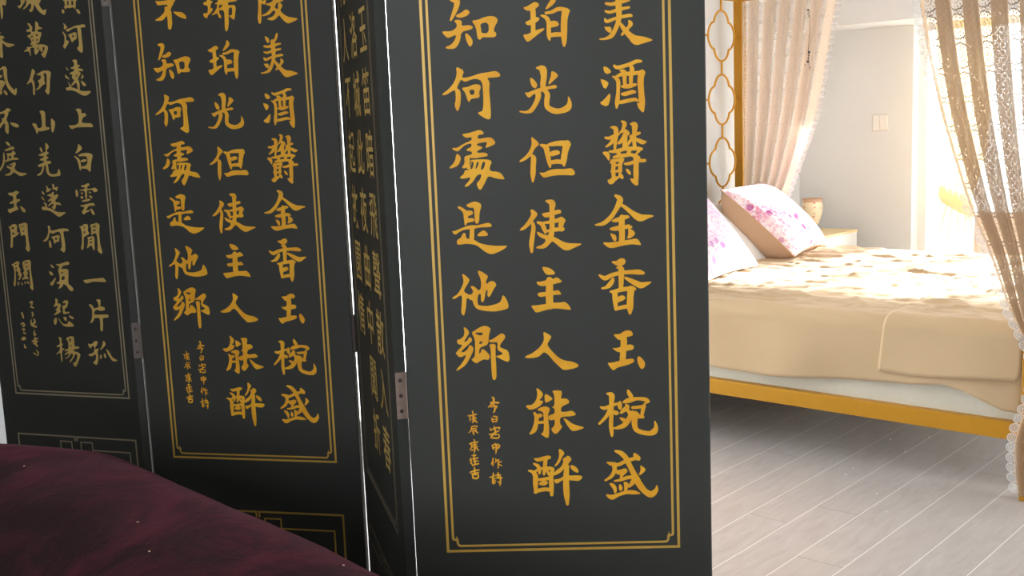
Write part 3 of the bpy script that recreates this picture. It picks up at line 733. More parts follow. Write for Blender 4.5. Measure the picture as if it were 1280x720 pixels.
P2 hu P1434,8885 1456,8896 1518,8898 1528,9007 1596,9003 1581,8906 1636,8915 1626,8879 1590,8857 1583,8772 1622,8782 1628,8745 1575,8687 1524,8659 1491,8588 1433,8634 1421,8690 1445,8697 1513,8691 1531,8775 1526,8836 1458,8841|P1712,8995 1780,8991 1802,8929 1882,8906 1888,8984 1942,8981 1950,8907 2058,8901 2140,8908 2138,8881 2055,8870 1946,8865 1943,8823 1995,8801 2051,8819 2102,8777 2083,8681 2054,8536 2022,8550 1945,8616 1953,8630 2007,8618 2028,8745 2000,8777 1950,8749 1939,8622 1933,8470 1903,8362 1873,8333 1842,8365 1854,8548 1859,8719 1785,8735 1757,8731 1752,8676 1795,8613 1771,8577 1733,8610 1718,8678 1684,8674 1606,8646 1598,8667 1644,8689 1706,8771 1722,8800 1726,8848 1665,8846 1701,8874 1757,8889|H1759,8828 1834,8830 1830,8812 1796,8783 1760,8761 1756,8792
P2 ling P2563,8965 2630,8961 2634,8852 2660,8839 2704,8884 2721,8847 2688,8771 2656,8791 2624,8811 2610,8721 2606,8576 2587,8456 2560,8428 2536,8459 2523,8557 2544,8653 2558,8773|P2711,8799 2764,8796 2832,8816 2892,8896 2971,8891 2968,8843 3060,8837 3059,8820 2951,8796 2917,8792 2900,8745 2878,8723 2915,8684 2949,8688 2947,8748 2964,8795 2984,8800 3040,8749 3024,8708 2987,8662 3004,8625 3079,8560 3143,8526 3235,8509 3326,8491 3311,8468 3202,8426 3121,8407 3070,8440 3008,8504 2960,8573 2939,8556 2888,8505 2819,8479 2727,8503 2715,8515 2743,8532 2825,8551 2883,8608 2886,8650 2847,8664 2775,8596 2679,8572 2612,8570 2614,8594 2710,8624 2782,8686 2805,8727 2787,8752 2747,8755 2715,8775
P1 huang S2689,9769,28 2753,9734,69 2753,9656,62 2733,9572,38|S2728,9767,52 2901,9762,52 3052,9736,45|S3017,9761,59 3004,9654,69 3002,9561,38|S2717,9596,45 2844,9611,62 2997,9600,52|S2887,9802,76 2866,9601,76|P2613,9541 2654,9562 2699,9504 2670,9452 2623,9470|P3018,9529 3076,9533 3129,9490 3150,9427 3119,9410 3065,9440|S2758,9858,45 3104,9848,45|S2842,9913,45 2829,9806,45|S3015,9908,45 2982,9795,45
P1 he1 P2614,9236 2643,9230 2725,9143 2723,9120 2644,9086 2622,9095 2650,9164|P2571,9043 2599,9034 2676,8943 2660,8818 2738,8816 2740,8782 2665,8692 2597,8617 2548,8699 2604,8758 2618,8836 2625,8930 2585,8995|P2673,9084 2802,9099 2963,9151 3098,9153 3197,9178 3251,9143 3256,9101 3207,9093 3101,9096 3125,9055 3116,8900 3125,8727 3124,8586 3088,8494 2989,8563 2940,8641 3009,8648 3031,8748 3015,8937 3024,9093 2957,9105 2837,9073 2733,9017 2698,9043|P2726,8955 2785,8964 2926,9005 2982,8986 2981,8900 2963,8831 2883,8812 2849,8767 2811,8777 2785,8881|H2840,8932 2898,8937 2893,8890 2852,8877
P1 yuan P2763,8347 2869,8365 2920,8339 2918,8292 2911,8229 2979,8233 2994,8198 2903,8161 3016,8136 3071,8110 3063,8071 2990,8083 2893,8080 2987,8059 2986,8012 2937,7959 2890,7890 2923,7841 2931,7745 2912,7619 2859,7630 2851,7813 2791,7800 2695,7733 2680,7774 2801,7879 2735,7906 2723,7962 2750,8024 2680,8012 2665,8047 2756,8079 2817,8100 2812,8139 2716,8152 2709,8176 2820,8202 2830,8288|H2844,7995 2894,8009 2880,7970 2827,7941|P2571,8200 2604,8193 2648,8124 2622,8102|P2524,8020 2552,8010 2649,7918 2645,7890 2535,7948|P2963,7855 3020,7844 3108,7769 3124,7736 3063,7715 3009,7750|P3020,8010 3065,7976 3068,7921 2967,7886 3014,7955|P2583,7858 2628,7824 2668,7750 2682,7710 2806,7680 2935,7618 3069,7596 3234,7604 3230,7565 3136,7506 3036,7487 2925,7531 2797,7609 2665,7647 2536,7637 2506,7710 2624,7713 2624,7792
P1 shang P2731,7189 2806,7194 2894,7190 2906,7126 2899,7070 2980,7091 3043,7048 3029,7009 2927,6973 2874,6855 3018,6837 3145,6837 3215,6770 3181,6732 3027,6745 2851,6747 2694,6746 2570,6698 2485,6806 2524,6804 2661,6799 2794,6842 2815,7018 2788,7123
P1 bai P2715,6349 2753,6337 2831,6245 2785,6190 2618,6110 2611,6139 2680,6218|P2543,6063 2602,6058 2721,5982 2744,5843 2737,5705 2688,5707 2671,5813 2649,5959|P2682,6072 2776,6115 2935,6129 3050,6113 3122,6059 3072,5964 3037,5835 3009,5674 2968,5659 2919,5741 2752,5746 2718,5795 2928,5822 2953,6032 2828,6052 2718,6042|P2731,5933 2798,5971 2907,5977 2933,5948 2890,5912 2760,5900
P1 yun P2663,5332 2784,5346 2888,5393 2940,5367 2919,5327 2856,5295 2842,5255 2989,5252 3081,5283 3171,5216 3117,5168 3019,5170 3034,5219 2849,5230 2838,5141 2823,5010 2768,5011 2791,5207 2628,5202 2631,5226 2782,5248 2797,5297 2708,5294|P2508,5229 2554,5244 2580,5129 2552,5064 2503,5065 2498,5147|P2884,5197 2950,5171 2955,5130 2907,5139|P2892,5091 2968,5073 2993,5032 2962,5016 2888,5058|P2643,5161 2713,5168 2708,5127 2668,5119|P2632,5071 2702,5078 2706,5020 2664,5005 2628,5038|P2649,4964 2822,5002 2902,5009 2921,4976 2835,4948 2675,4931|P2583,4853 2686,4856 2828,4887 2979,4909 3042,4859 3019,4835 2862,4837 2796,4781 2739,4716 2789,4724 2850,4739 2855,4698 2743,4667 2661,4610 2618,4701 2681,4733 2721,4815 2631,4813|P2873,4763 2932,4763 2999,4663 3003,4614 2953,4607 2903,4681
P1 jian P2496,4348 2563,4322 2651,4388 2750,4387 2774,4337 2746,4188 2794,4172 2791,4147 2654,4081 2607,4057 2596,3924 2576,3791 2535,3745 2496,3758 2502,3808 2546,3924 2564,4123 2557,4273|H2632,4313 2673,4325 2669,4288 2627,4272|H2619,4206 2670,4214 2668,4164 2618,4148|P2817,4369 2968,4393 3030,4420 3113,4367 3115,4334 3080,4169 3071,4005 3082,3839 3118,3723 3118,3674 3078,3632 2971,3740 2997,3790 3012,4005 2999,4154 2890,4151 2880,4113 2841,4113 2859,4303|H2901,4327 3003,4351 2998,4310 2902,4303|H2911,4245 2987,4253 2987,4220 2910,4204|P2707,4056 2812,4075 2903,4088 2927,4038 2910,3890 2903,3749 2862,3732 2834,3840 2777,3857 2709,3791 2670,3791 2709,3874 2735,4006|H2775,4014 2857,4031 2853,3997 2778,3990|H2767,3940 2848,3956 2843,3915 2769,3907
P1 yi P2461,2988 2526,2992 2688,3015 2890,3033 3010,3042 3067,3059 3124,3001 3158,2956 3117,2942 2920,2949 2741,2953 2637,2914 2535,2905 2499,2938
P1 pian P2553,2374 2615,2383 2689,2333 2701,2266 2763,2284 2866,2311 2843,2369 2842,2445 2791,2486 2829,2507 2931,2497 2919,2421 2898,2328 2987,2321 3046,2279 3016,2229 2875,2209 2799,2251 2703,2198 2694,2114 2824,2116 3104,2129 3129,2087 3094,2039 2935,2042 2937,1881 2907,1711 2864,1685 2831,1743 2860,1913 2845,2040 2734,2033 2683,2020 2653,1935 2547,1891 2561,1925 2623,2028 2647,2181 2641,2265 2588,2324
P1 gu P2414,1359 2457,1377 2474,1352 2557,1371 2625,1441 2706,1443 2725,1401 2672,1323 2615,1261 2617,1227 2715,1255 2739,1239 2678,1160 2696,1092 2676,921 2613,807 2502,898 2607,936 2635,1091 2586,1098 2498,1035 2382,1084 2424,1102 2528,1122 2597,1192 2602,1329 2529,1302 2491,1241 2446,1283|P2888,1459 2935,1431 2954,1364 2912,1312 2780,1214 2766,1228 2853,1327|P2955,1253 2984,1245 3054,1154 3102,1053 3176,1004 3290,956 3128,926 3048,1017 2973,1151|P2779,1112 2809,1079 2797,1010 2757,974 2736,1042|P2872,1140 2920,1124 2940,1031 2887,1004 2864,1072
P1 cheng P1500,10012 1638,10002 1574,9818 1461,9715 1402,9648 1321,9717 1343,9732 1413,9727 1454,9811 1420,9860|P1551,9945 1689,9935 1779,9866 1708,9777 1617,9689 1509,9625 1483,9651 1581,9715 1624,9814|P1701,9872 1846,9924 1854,9829 1824,9674 1726,9531 1648,9616 1730,9634 1746,9758 1645,9750 1649,9781|P1835,9987 1933,9980 1932,9824 2057,9877 2024,9770 1959,9728 2024,9613 2096,9561 2161,9604 2172,9572 2121,9449 2046,9478 1938,9556 1871,9655 1826,9768
P1 wan4 P1555,9290 1627,9301 1678,9234 1712,9193 1696,9146 1670,9092 1778,9085 1789,9172 1808,9321 1839,9330 1901,9267 1888,9197 1997,9166 1983,9136 1895,9141 1841,9113 1856,9073 1935,9068 1970,9031 1895,8912 1873,8818 1761,8793 1777,8768 1878,8778 1996,8771 2127,8708 2072,8584 1997,8461 1965,8447 1870,8556 1930,8561 2025,8682 1952,8734 1946,8607 1903,8586 1855,8676 1839,8629 1748,8539 1708,8541 1689,8622 1711,8716 1601,8715 1576,8677 1585,8516 1564,8510 1532,8647 1408,8622 1382,8648 1486,8682 1485,8746 1572,8725 1697,8765 1590,8787 1603,8810 1647,8840 1609,8929 1518,8999 1550,9016 1642,9031 1650,9094 1550,9092 1513,9118 1527,9149 1628,9158 1618,9230|H1642,8991 1698,9003 1681,8949 1641,8951|H1789,9014 1860,9025 1844,8982 1788,8974|H1665,8902 1700,8908 1695,8869 1661,8871|H1785,8903 1835,8908 1830,8868 1786,8868|H1790,8712 1831,8717 1822,8654 1786,8648|H1774,8816 1835,8828 1830,8789 1779,8784
P1 ren4 P1565,8205 1606,8208 1665,8128 1605,8051 1553,7957 1597,7907 1604,7810 1586,7617 1574,7573 1534,7574 1526,7668 1550,7780 1517,7911 1377,7837 1370,7862 1451,7946 1518,8071|P1679,8079 1772,8098 1857,8142 2037,8149 2129,8096 2099,8010 2061,7868 2039,7693 2004,7574 1963,7564 1878,7676 1940,7697 1974,7888 1990,8095 1888,8076 1917,7987 1897,7908 1928,7834 1854,7806 1789,7769 1744,7723 1660,7694 1602,7713 1686,7741 1758,7834 1689,7918 1792,7945 1824,8040 1724,8042
P1 shan P1653,7170 1717,7199 1795,7180 1831,7146 1817,6960 1795,6783 1925,6781 1914,6730 1796,6710 1652,6690 1563,6702 1545,6637 1505,6639 1480,6762 1385,6888 1527,6894 1560,6759 1695,6786 1707,6965 1698,7127|P1982,6994 2020,6985 2108,6893 2060,6741 2008,6648 1960,6663 1968,6809
P1 qiang P1737,6402 1777,6401 1843,6317 1822,6277 1765,6230 1751,6197 1823,6162 1804,6138 1730,6108 1746,6075 1803,6048 1769,6017 1715,5994 1721,5961 1843,5965 1867,5916 1834,5892 1742,5886 1762,5804 1758,5689 1821,5629 1962,5634 2015,5658 2048,5755 2078,5754 2108,5647 2097,5590 1975,5577 1814,5572 1719,5624 1679,5707 1692,5855 1638,5856 1615,5758 1538,5628 1412,5598 1386,5632 1503,5670 1579,5792 1575,5841 1480,5811 1437,5870 1488,5876 1637,5930 1662,5970 1551,5974 1515,6007 1651,6045 1656,6085 1525,6089 1489,6123 1626,6160 1730,6190 1731,6280|P1553,6302 1603,6300 1638,6225 1627,6168 1588,6186 1556,6252
P1 sui P1618,5380 1681,5321 1695,5271 1798,5285 1729,5221 1623,5181 1618,5223 1647,5288|P1812,5392 1862,5391 1885,5333 1870,5292 1964,5323 1993,5315 1953,5233 1930,5209 1896,5259 1814,5252 1832,5318|P1829,5211 1855,5177 1825,5095 1942,5142 1978,5109 1918,5035 1861,4978 1876,4937 1977,4935 2040,4876 2008,4860 1890,4887 1864,4837 1833,4755 1803,4755 1721,4831 1793,4838 1802,4913 1728,4889 1640,4832 1623,4858 1735,4939 1761,4988 1646,4957 1639,4982 1727,5039 1771,5071 1653,5098 1637,5126 1762,5154|P1486,5217 1526,5216 1562,5149 1545,5121 1488,5159|P1443,5077 1479,5084 1550,5000 1537,4979 1462,5035|P1501,4934 1542,4942 1606,4883 1586,4808 1716,4790 1828,4713 1946,4687 2158,4692 2145,4668 1951,4567 1874,4596 1726,4706 1589,4750 1446,4744 1427,4836 1548,4825 1562,4859
P1 he2 P1549,4348 1602,4364 1640,4314 1618,4247 1707,4230 1937,4286 2158,4279 2192,4226 2149,4209 2009,4219 2016,4110 2034,3927 2024,3759 1984,3679 1926,3701 1853,3768 1927,3793 1929,3977 1926,4194 1805,4204 1697,4146 1600,4189 1568,4097 1514,3988 1386,3950 1358,3972 1480,4047 1546,4164 1571,4281|P1557,4004 1602,3962 1620,3861 1603,3802 1561,3794 1531,3878|P1616,4071 1731,4096 1877,4128 1895,4078 1864,4019 1867,3961 1773,3944 1727,3903 1698,3911 1681,4020|H1735,4045 1807,4053 1801,4003 1749,3992
P1 xu P1676,3405 1744,3379 1891,3413 2058,3461 2109,3414 2078,3372 1904,3354 1856,3295 1811,3261 1934,3270 2034,3262 2050,3228 2028,3043 1999,2891 2084,2840 2147,2773 2130,2714 2087,2697 2011,2738 1944,2856 1847,2889 1840,2839 1729,2761 1679,2769 1714,2804 1764,2880 1662,2880 1636,2922 1752,2948 1764,3126 1733,3210 1750,3261 1799,3329 1720,3349|H1822,3185 1884,3191 1890,3160 1828,3152|H1818,3067 1922,3093 1910,2991 1817,2982|P1509,3379 1550,3379 1623,3312 1609,3278 1551,3303|P1440,3201 1498,3210 1587,3134 1567,3108 1495,3099|P1625,3049 1650,3032 1597,2939 1512,2827 1454,2861 1450,2904 1528,2955
P1 yuan4 P1555,2514 1606,2515 1640,2455 1601,2387 1702,2379 1714,2337 1664,2234 1699,2183 1653,2148 1522,2086 1450,2085 1553,2164 1577,2198 1519,2223 1585,2258 1625,2336 1540,2309 1496,2291 1490,2325 1562,2403|P1757,2406 1836,2466 1919,2479 1957,2425 1912,2340 1896,2288 1810,2253 1822,2185 1860,2160 1934,2187 1964,2144 1835,2125 1771,2107 1748,2167 1767,2235 1745,2312 1779,2338 1851,2339 1868,2399 1797,2398|P1492,2008 1545,2018 1546,1940 1502,1836 1460,1836 1430,1921|P1587,2027 1634,1993 1665,1908 1760,1850 1865,1869 1906,1955 2028,1864 2053,1821 2019,1795 1794,1791 1716,1823 1626,1925|P1742,2038 1846,2048 1856,1963 1821,1928 1758,1996|P1911,2084 1972,2076 2078,2027 2042,1984 1935,2024
P1 yang P1522,1501 1577,1528 1624,1494 1606,1347 1668,1349 1610,1296 1611,1218 1675,1237 1679,1185 1607,1183 1582,1061 1583,905 1547,861 1542,991 1549,1130 1437,1066 1397,1073 1509,1146 1549,1216 1547,1285 1470,1249 1433,1282 1551,1320 1566,1441|P1746,1480 1845,1534 1970,1554 2021,1504 1988,1279 2122,1291 2158,1249 2074,1230 1969,1210 1944,1166 2044,1152 2170,1095 2102,955 1999,779 1945,751 1887,862 1969,865 2045,988 2065,1075 1997,1099 1967,1020 1826,869 1774,867 1903,1001 1934,1088 1864,1104 1825,1033 1691,943 1672,960 1784,1032 1814,1111 1662,1046 1665,1072 1778,1153 1822,1180 1716,1151 1668,1176 1786,1222 1809,1240 1820,1413|H1854,1474 1911,1493 1902,1415 1853,1397|H1870,1319 1912,1329 1907,1286 1871,1276
P1 liu P771,9928 999,9912 1018,9857 979,9765 957,9756 927,9779 887,9787 869,9751 887,9687 867,9539 834,9441 808,9448 806,9586 808,9798 757,9823|P559,9964 627,9959 615,9875 672,9893 679,9850 605,9802 570,9549 530,9552 550,9795 460,9738 449,9760 545,9859
P1 chun P650,9141 736,9142 766,9113 660,9086|P608,9076 807,9044 845,9008 816,8986 748,8981 791,8925 870,8880 968,8854 1133,8824 1112,8798 990,8770 921,8760 843,8808 770,8892 745,8773 742,8626 740,8545 700,8501 640,8564 537,8557 523,8706 580,8877 402,8820 296,8800 445,8885 595,8983
P1 feng P737,8333 820,8261 802,8127 796,7952 864,7827 955,7741 994,7719 1019,7779 1047,7771 1051,7696 1004,7597 970,7598 861,7678 759,7805 713,7969 692,8133 702,8267 592,8212 486,8184 431,8038 335,7839 141,7684 128,7712 312,7921 393,8135 442,8241 599,8259|P471,8076 613,8117 660,8080 603,8043 481,8022|P477,7995 713,7969 709,7875 622,7798 577,7718 612,7662 458,7601 349,7565 393,7632 506,7708 434,7807|P638,7729 682,7741 757,7662 751,7615 707,7610 656,7674
P1 bu1 P276,7158 350,7189 508,7210 615,7240 673,7292 725,7297 812,7245 793,7226 722,7208 714,7154 638,7034 634,7000 692,6922 662,6676 623,6661 547,6735 590,6926 519,6915 438,6822 287,6731 145,6708 279,6800 473,6958 505,6998 497,7067 537,7045 586,7091 605,7172 502,7169 341,7128|P725,6935 814,6938 962,6898 1003,6842 977,6813 900,6812 787,6864
P1 du P519,6468 597,6472 666,6408 660,6360 601,6369 556,6418|P458,6270 592,6307 738,6364 798,6301 769,6281 620,6258 513,6233|P425,6215 465,6193 464,6062 429,5924 313,5774 182,5708 168,5736 305,5844 391,5967|P517,6199 575,6176 698,6193 722,6248 755,6240 815,6176 795,6149 742,6137 732,6068 836,6072 890,6029 845,6012 709,6020 550,5990 460,5965 439,6000 538,6032 544,6143|H593,6120 646,6133 674,6083 644,6050 584,6051|P555,5900 680,5931 736,5964 784,5935 769,5887 715,5806 790,5727 906,5690 1075,5679 1098,5658 1000,5625 894,5604 813,5637 695,5723 570,5622 382,5640 419,5660 543,5685 631,5759 462,5854 500,5874 641,5835 683,5890 622,5884
P1 yu1 P425,5192 461,5198 600,5203 693,5250 783,5213 770,5179 688,5145 672,5027 768,5039 803,5011 742,4970 670,4950 658,4859 720,4802 680,4761 519,4721 425,4673 371,4758 388,4786 584,4818 600,4944 492,4911 436,4947 582,5000 589,5119 485,5121|P760,4872 829,4843 923,4771 924,4715 886,4691 806,4738
P1 men P322,4354 381,4339 440,4388 530,4415 604,4387 616,4344 578,4189 649,4196 654,4168 559,4105 466,4063 441,4070 428,3935 401,3808 369,3794 330,3829 362,3936 394,4176 375,4297|H435,4325 503,4338 515,4303 476,4268 435,4289|H440,4197 500,4190 513,4154 431,4127|P651,4407 755,4413 846,4447 946,4418 932,4313 924,4145 923,3975 937,3820 937,3750 886,3696 854,3714 787,3799 833,3820 845,3976 839,4131 752,4125 731,4096 699,4118 687,4287|H756,4350 809,4364 814,4335 761,4322|H766,4230 819,4241 815,4209 766,4202
P1 guan P291,3377 381,3398 458,3448 529,3463 576,3420 536,3377 533,3292 589,3256 548,3206 592,3142 603,3092 498,2963 467,2991 531,3077 456,3105 509,3177 441,3191 454,3220 410,3220 407,3062 367,2832 328,2803 301,2861 341,2962 376,3162 364,3334|H404,3377 469,3398 465,3370 418,3348|H411,3291 464,3299 467,3256 421,3241|P649,3441 758,3484 864,3498 930,3470 896,3278 907,3022 922,2808 902,2715 868,2722 800,2800 829,2822 843,3065 847,3236 797,3250 774,3207 800,3136 742,3093 802,3022 781,2993 679,3007 623,2978 583,3006 630,3035 688,3078 630,3163 686,3192 676,3249 664,3292|H715,3420 823,3449 809,3406 739,3399|H747,3328 809,3342 813,3307 752,3299|P431,2919 494,2927 475,2848 439,2840|P556,2934 585,2892 615,2856 553,2848|P654,2949 702,2921 705,2878 653,2878|P744,2971 798,2922 801,2879 740,2878
P1 i2 S760,2396,48 833,2425,32 806,2353,48|S773,2295,54 847,2260,38|S796,2137,48 808,2094,54 783,2036,29|S463,2132,38 482,2074,58 498,1995,42|S405,1827,39 471,1857,48 507,1800,48 450,1770,39|S414,1696,29 495,1705,39 462,1654,35|S737,1949,32 737,1819,54 871,1771,54|S826,1965,42 852,1893,54 757,1834,54|S804,1661,38 783,1559,48 828,1575,48|S699,1383,39 876,1474,38|S799,1487,48 784,1370,71 841,1263,48|S744,1326,48 867,1401,38|S809,1153,32 852,1081,42 810,1022,42|S712,1077,42 761,1050,39|S463,1596,48 515,1589,39|S371,1433,39 448,1479,55 497,1451,39 422,1420,39|S440,1289,36 450,1231,55 484,1217,36
"""

def calligraphy(columns, parent, mat):
    # one mesh for each written column
    lib = {}
    for line in GLYPHS.strip().splitlines():
        p, nm, data = line.split(' ', 2)
        lib[nm] = data
    for names in columns:
        bm = bmesh.new()
        lay = 0
        for nm in names.split():
            shapes = []
            for part in lib[nm].split('|'):
                k, rest = part[0], part[1:]
                pts = [tuple(int(a) / 1e4 for a in w.split(',')) for w in rest.split()]
                if k == 'S':
                    shapes.append(('S', pts))
                elif k == 'P':
                    shapes.append(('P', [chaikin([Vector(q) for q in pts])]))
                else:
                    shapes[-1][1].append(chaikin([Vector(q) for q in pts]))
            for k, d in shapes:
                lay += 1
                y = -0.0005 - (lay % 30) * 0.00002
                if k == 'S':
                    brush(bm, d, y)
                else:
                    poly_fill(bm, d, y)
        obj('signature' if names[0] == 'i' else 'calligraphy_column', bm, mat, parent)

def add_line(bm, pts, w, y, closed=False):
    # flat painted line with mitred corners
    P = [Vector(p) for p in pts]
    n = len(P)
    L, R = [], []
    for i in range(n):
        a = P[i - 1] if (i > 0 or closed) else None
        b = P[(i + 1) % n] if (i < n - 1 or closed) else None
        d1 = (P[i] - a).normalized() if a is not None else (b - P[i]).normalized()
        d2 = (b - P[i]).normalized() if b is not None else d1
        n1 = Vector((-d1.y, d1.x))
        n2 = Vector((-d2.y, d2.x))
        m = (n1 + n2)
        m = m.normalized() if m.length > 1e-6 else n1
        s = w / 2 / max(0.4, m.dot(n1))
        L.append(bm.verts.new((P[i].x + m.x * s, y, P[i].y + m.y * s)))
        R.append(bm.verts.new((P[i].x - m.x * s, y, P[i].y - m.y * s)))
    for i in range(n if closed else n - 1):
        j = (i + 1) % n
        bm.faces.new((L[i], L[j], R[j], R[i]))

def gold_border(parent, mat):
    bm = bmesh.new()
    y = -0.0005
    T = 1.04
    lw = 0.0040
    add_line(bm, [(0, 0), (PW, 0), (PW, T), (0, T)], lw, y, True)
    g = 0.0085
    k = 0.010
    def corner(cx, cy, sx, sy):
        # the little indented scroll at a corner of the inner line, walked from its vertical to its horizontal side
        base = [(0, 1.30), (0.06, 1.10), (0.28, 1.00), (0.52, 1.02), (0.66, 0.86), (0.62, 1.22), (0.72, 0.86), (0.66, 0.60), (0.74, 0.30), (0.95, 0.06), (1.25, 0)]
        return [(cx + sx * k * a, cy + sy * k * b) for a, b in base]
    x0, x1, z0, z1 = g, PW - g, g * 0.95, T - g
    loop = corner(x0, z0, 1, 1) + corner(x1, z0, -1, 1)[::-1] + corner(x1, z1, -1, -1) + corner(x0, z1, 1, -1)[::-1]
    add_line(bm, loop, 0.0034, y, True)
    # the fretwork box below: two halves, each with a stepped line inside
    e, top, bot = 0.0074, -0.1091, -0.56
    mid = PW / 2
    for s in (-1, 1):
        ex = mid + s * (mid + e)
        ix = mid + s * 0.0032
        add_line(bm, [(ix, top - 0.012), (ix, top), (ex, top), (ex, bot), (ix, bot), (ix, bot + 0.012)], 0.0040, y)
        a = ix + s * 0.011
        b = ix + s * 0.046
        c = ex - s * 0.020
        t1, t2 = top - 0.0135, top - 0.0335
        add_line(bm, [(a, t1 - 0.02), (a, t1), (b, t1), (b, t2), (c, t2), (c, bot + 0.0335), (b, bot + 0.0335), (b, bot + 0.0135), (a, bot + 0.0135), (a, bot + 0.035)], 0.0034, y)
    return obj('gold_border', bm, mat, parent)

def make_panel(origin, yaw, keep, shaded=False, thick=PT):
    bm = box(-PM, PW + PM, 0, thick, ZB, ZT, bev=0.0015, seg=1)
    o = obj('panel', bm, M['lacquer'], screen)
    o.location = Vector((origin[0], origin[1], ORZ)) - screen_base
    o.rotation_euler = (0, 0, math.radians(yaw))
    gold_border(o, M['giltline_shaded'] if shaded else M['giltline'])
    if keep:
        calligraphy(keep, o, M['gilt_shaded'] if shaded else M['gilt'])
    return o

A_TEXT = ('ling mei jiu yu jin xiang yu2 wan sheng', 'hu po guang dan shi zhu ren neng zui', 'bu zhi he chu shi2 ta xiang2', 'i1')
B_TEXT = ('huang he1 yuan shang bai yun jian yi pian gu', 'cheng wan4 ren4 shan qiang sui he2 xu yuan4 yang', 'liu chun feng bu1 du yu1 men guan', 'i2')
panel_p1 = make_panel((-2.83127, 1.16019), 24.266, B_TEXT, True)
panel_p2 = make_panel((-1.96086, 1.10293), 29.425, A_TEXT)
panel_p3 = make_panel((-1.15349, 1.08931), 39.770, A_TEXT)
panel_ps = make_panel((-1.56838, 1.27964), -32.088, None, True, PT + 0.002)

def typeset_column(cx, txt, row0, parent):
    # the edge-on leaf: a column of characters set in the interface font, turned into a mesh
    parts = []
    for r, ch in enumerate(txt):
        cu = bpy.data.curves.new('glyph', 'FONT')
        cu.body = ch
        cu.size = 0.080
        cu.align_x = 'CENTER'
        cu.align_y = 'CENTER'
        cu.offset = 0.0006
        to = bpy.data.objects.new('glyph', cu)
        C.objects.link(to)
        parts.append((to, row0 - 0.0963 * r))
    bpy.context.view_layer.update()
    dg = bpy.context.evaluated_depsgraph_get()
    bm = bmesh.new()
    for to, cz in parts:
        me = bpy.data.meshes.new_from_object(to.evaluated_get(dg))
        b2 = bmesh.new()
        b2.from_mesh(me)
        mp = {}
        for v in b2.verts:
            mp[v] = bm.verts.new((cx + v.co.x, -0.0006, cz + v.co.y))
        for f in b2.faces:
            bm.faces.new([mp[v] for v in f.verts])
        b2.free()
        bpy.data.meshes.remove(me)
        cu = to.data
        bpy.data.objects.remove(to)
        bpy.data.curves.remove(cu)
    return obj('calligraphy_column', bm, M['gilt_shaded'], parent)
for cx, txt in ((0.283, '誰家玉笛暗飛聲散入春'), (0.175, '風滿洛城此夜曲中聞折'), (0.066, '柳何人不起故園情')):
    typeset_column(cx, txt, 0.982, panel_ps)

# the leaf folded away edge-on between the first two faces
LS = Vector((-0.88, 0.475, 0)).normalized()
ph_right = Vector((-2.0128, 1.0620, 0))
ph_org = ph_right + LS * (PW + PM)
panel_ph = make_panel((ph_org.x, ph_org.y), math.degrees(math.atan2(-LS.y, -LS.x)), None)

def on_panel(name, bm, mat, panel):
    h = obj(name, bm, mat, screen)
    h.location = panel.location
    h.rotation_euler = panel.rotation_euler
    return h

def hinge(panel, z0, z1, mat):
    # a butt hinge let into the right edge of a leaf: plate, knuckle and three screws
    x = PW + PM
    bm = box(x - 0.0004, x + 0.0012, 0.001, PT - 0.001, z0 - ORZ, z1 - ORZ, bev=0.0005, seg=1)
    add_tube(bm, [(x + 0.001, PT + 0.0012, z0 - ORZ), (x + 0.001, PT + 0.0012, z1 - ORZ)], 0.0026, 10)
    h = on_panel('hinge', bm, mat, panel)
    for i in range(3):
        zc = z0 + (z1 - z0) * (0.17 + 0.33 * i) - ORZ
        bm = bmesh.new()
        add_tube(bm, [(x + 0.0008, PT * 0.52, zc), (x + 0.0020, PT * 0.52, zc)], 0.0030, 12)
        obj('screw', bm, M['screw'], h)
for pz in (0.861, 1.55, 0.25):
    hinge(panel_ps, pz, pz + 0.073, M['hinge'])
    hinge(panel_ph, pz + 0.005, pz + 0.077, M['hinge_shaded'])
for pz in (0.880, 1.56, 0.26):
    x = PW + PM
    on_panel('hinge', box(x - 0.001, x + 0.006, 0.002, PT + 0.002, pz - ORZ, pz + 0.072 - ORZ, bev=0.0005, seg=1), M['screw'], panel_p2)

# ------------------------------------------------------------------ sofa in front of the screen
SB = Vector((-1.2, 0.35, 0))
sofa = thing('sofa', 'burgundy velvet tub sofa with a rounded back standing before the black screen', 'sofa', SB)

def soft_box(name, x0, x1, y0, y1, z0, z1, r, parent, base, mat, cuts=0.06, amp=0.004, freq=5.0):
    bm = bmesh.new()
    add_box(bm, x0 - base.x, x1 - base.x, y0 - base.y, y1 - base.y, z0 - base.z, z1 - base.z, bev=r, seg=7)
    longs = [e for e in bm.edges if e.calc_length() > cuts * 2]
    bmesh.ops.subdivide_edges(bm, edges=longs, cuts=7, use_grid_fill=True)
    for v in bm.verts:
        d = noise.noise_vector(v.co * freq) * amp
        v.co += d
    return obj(name, bm, mat, parent, smooth=True)

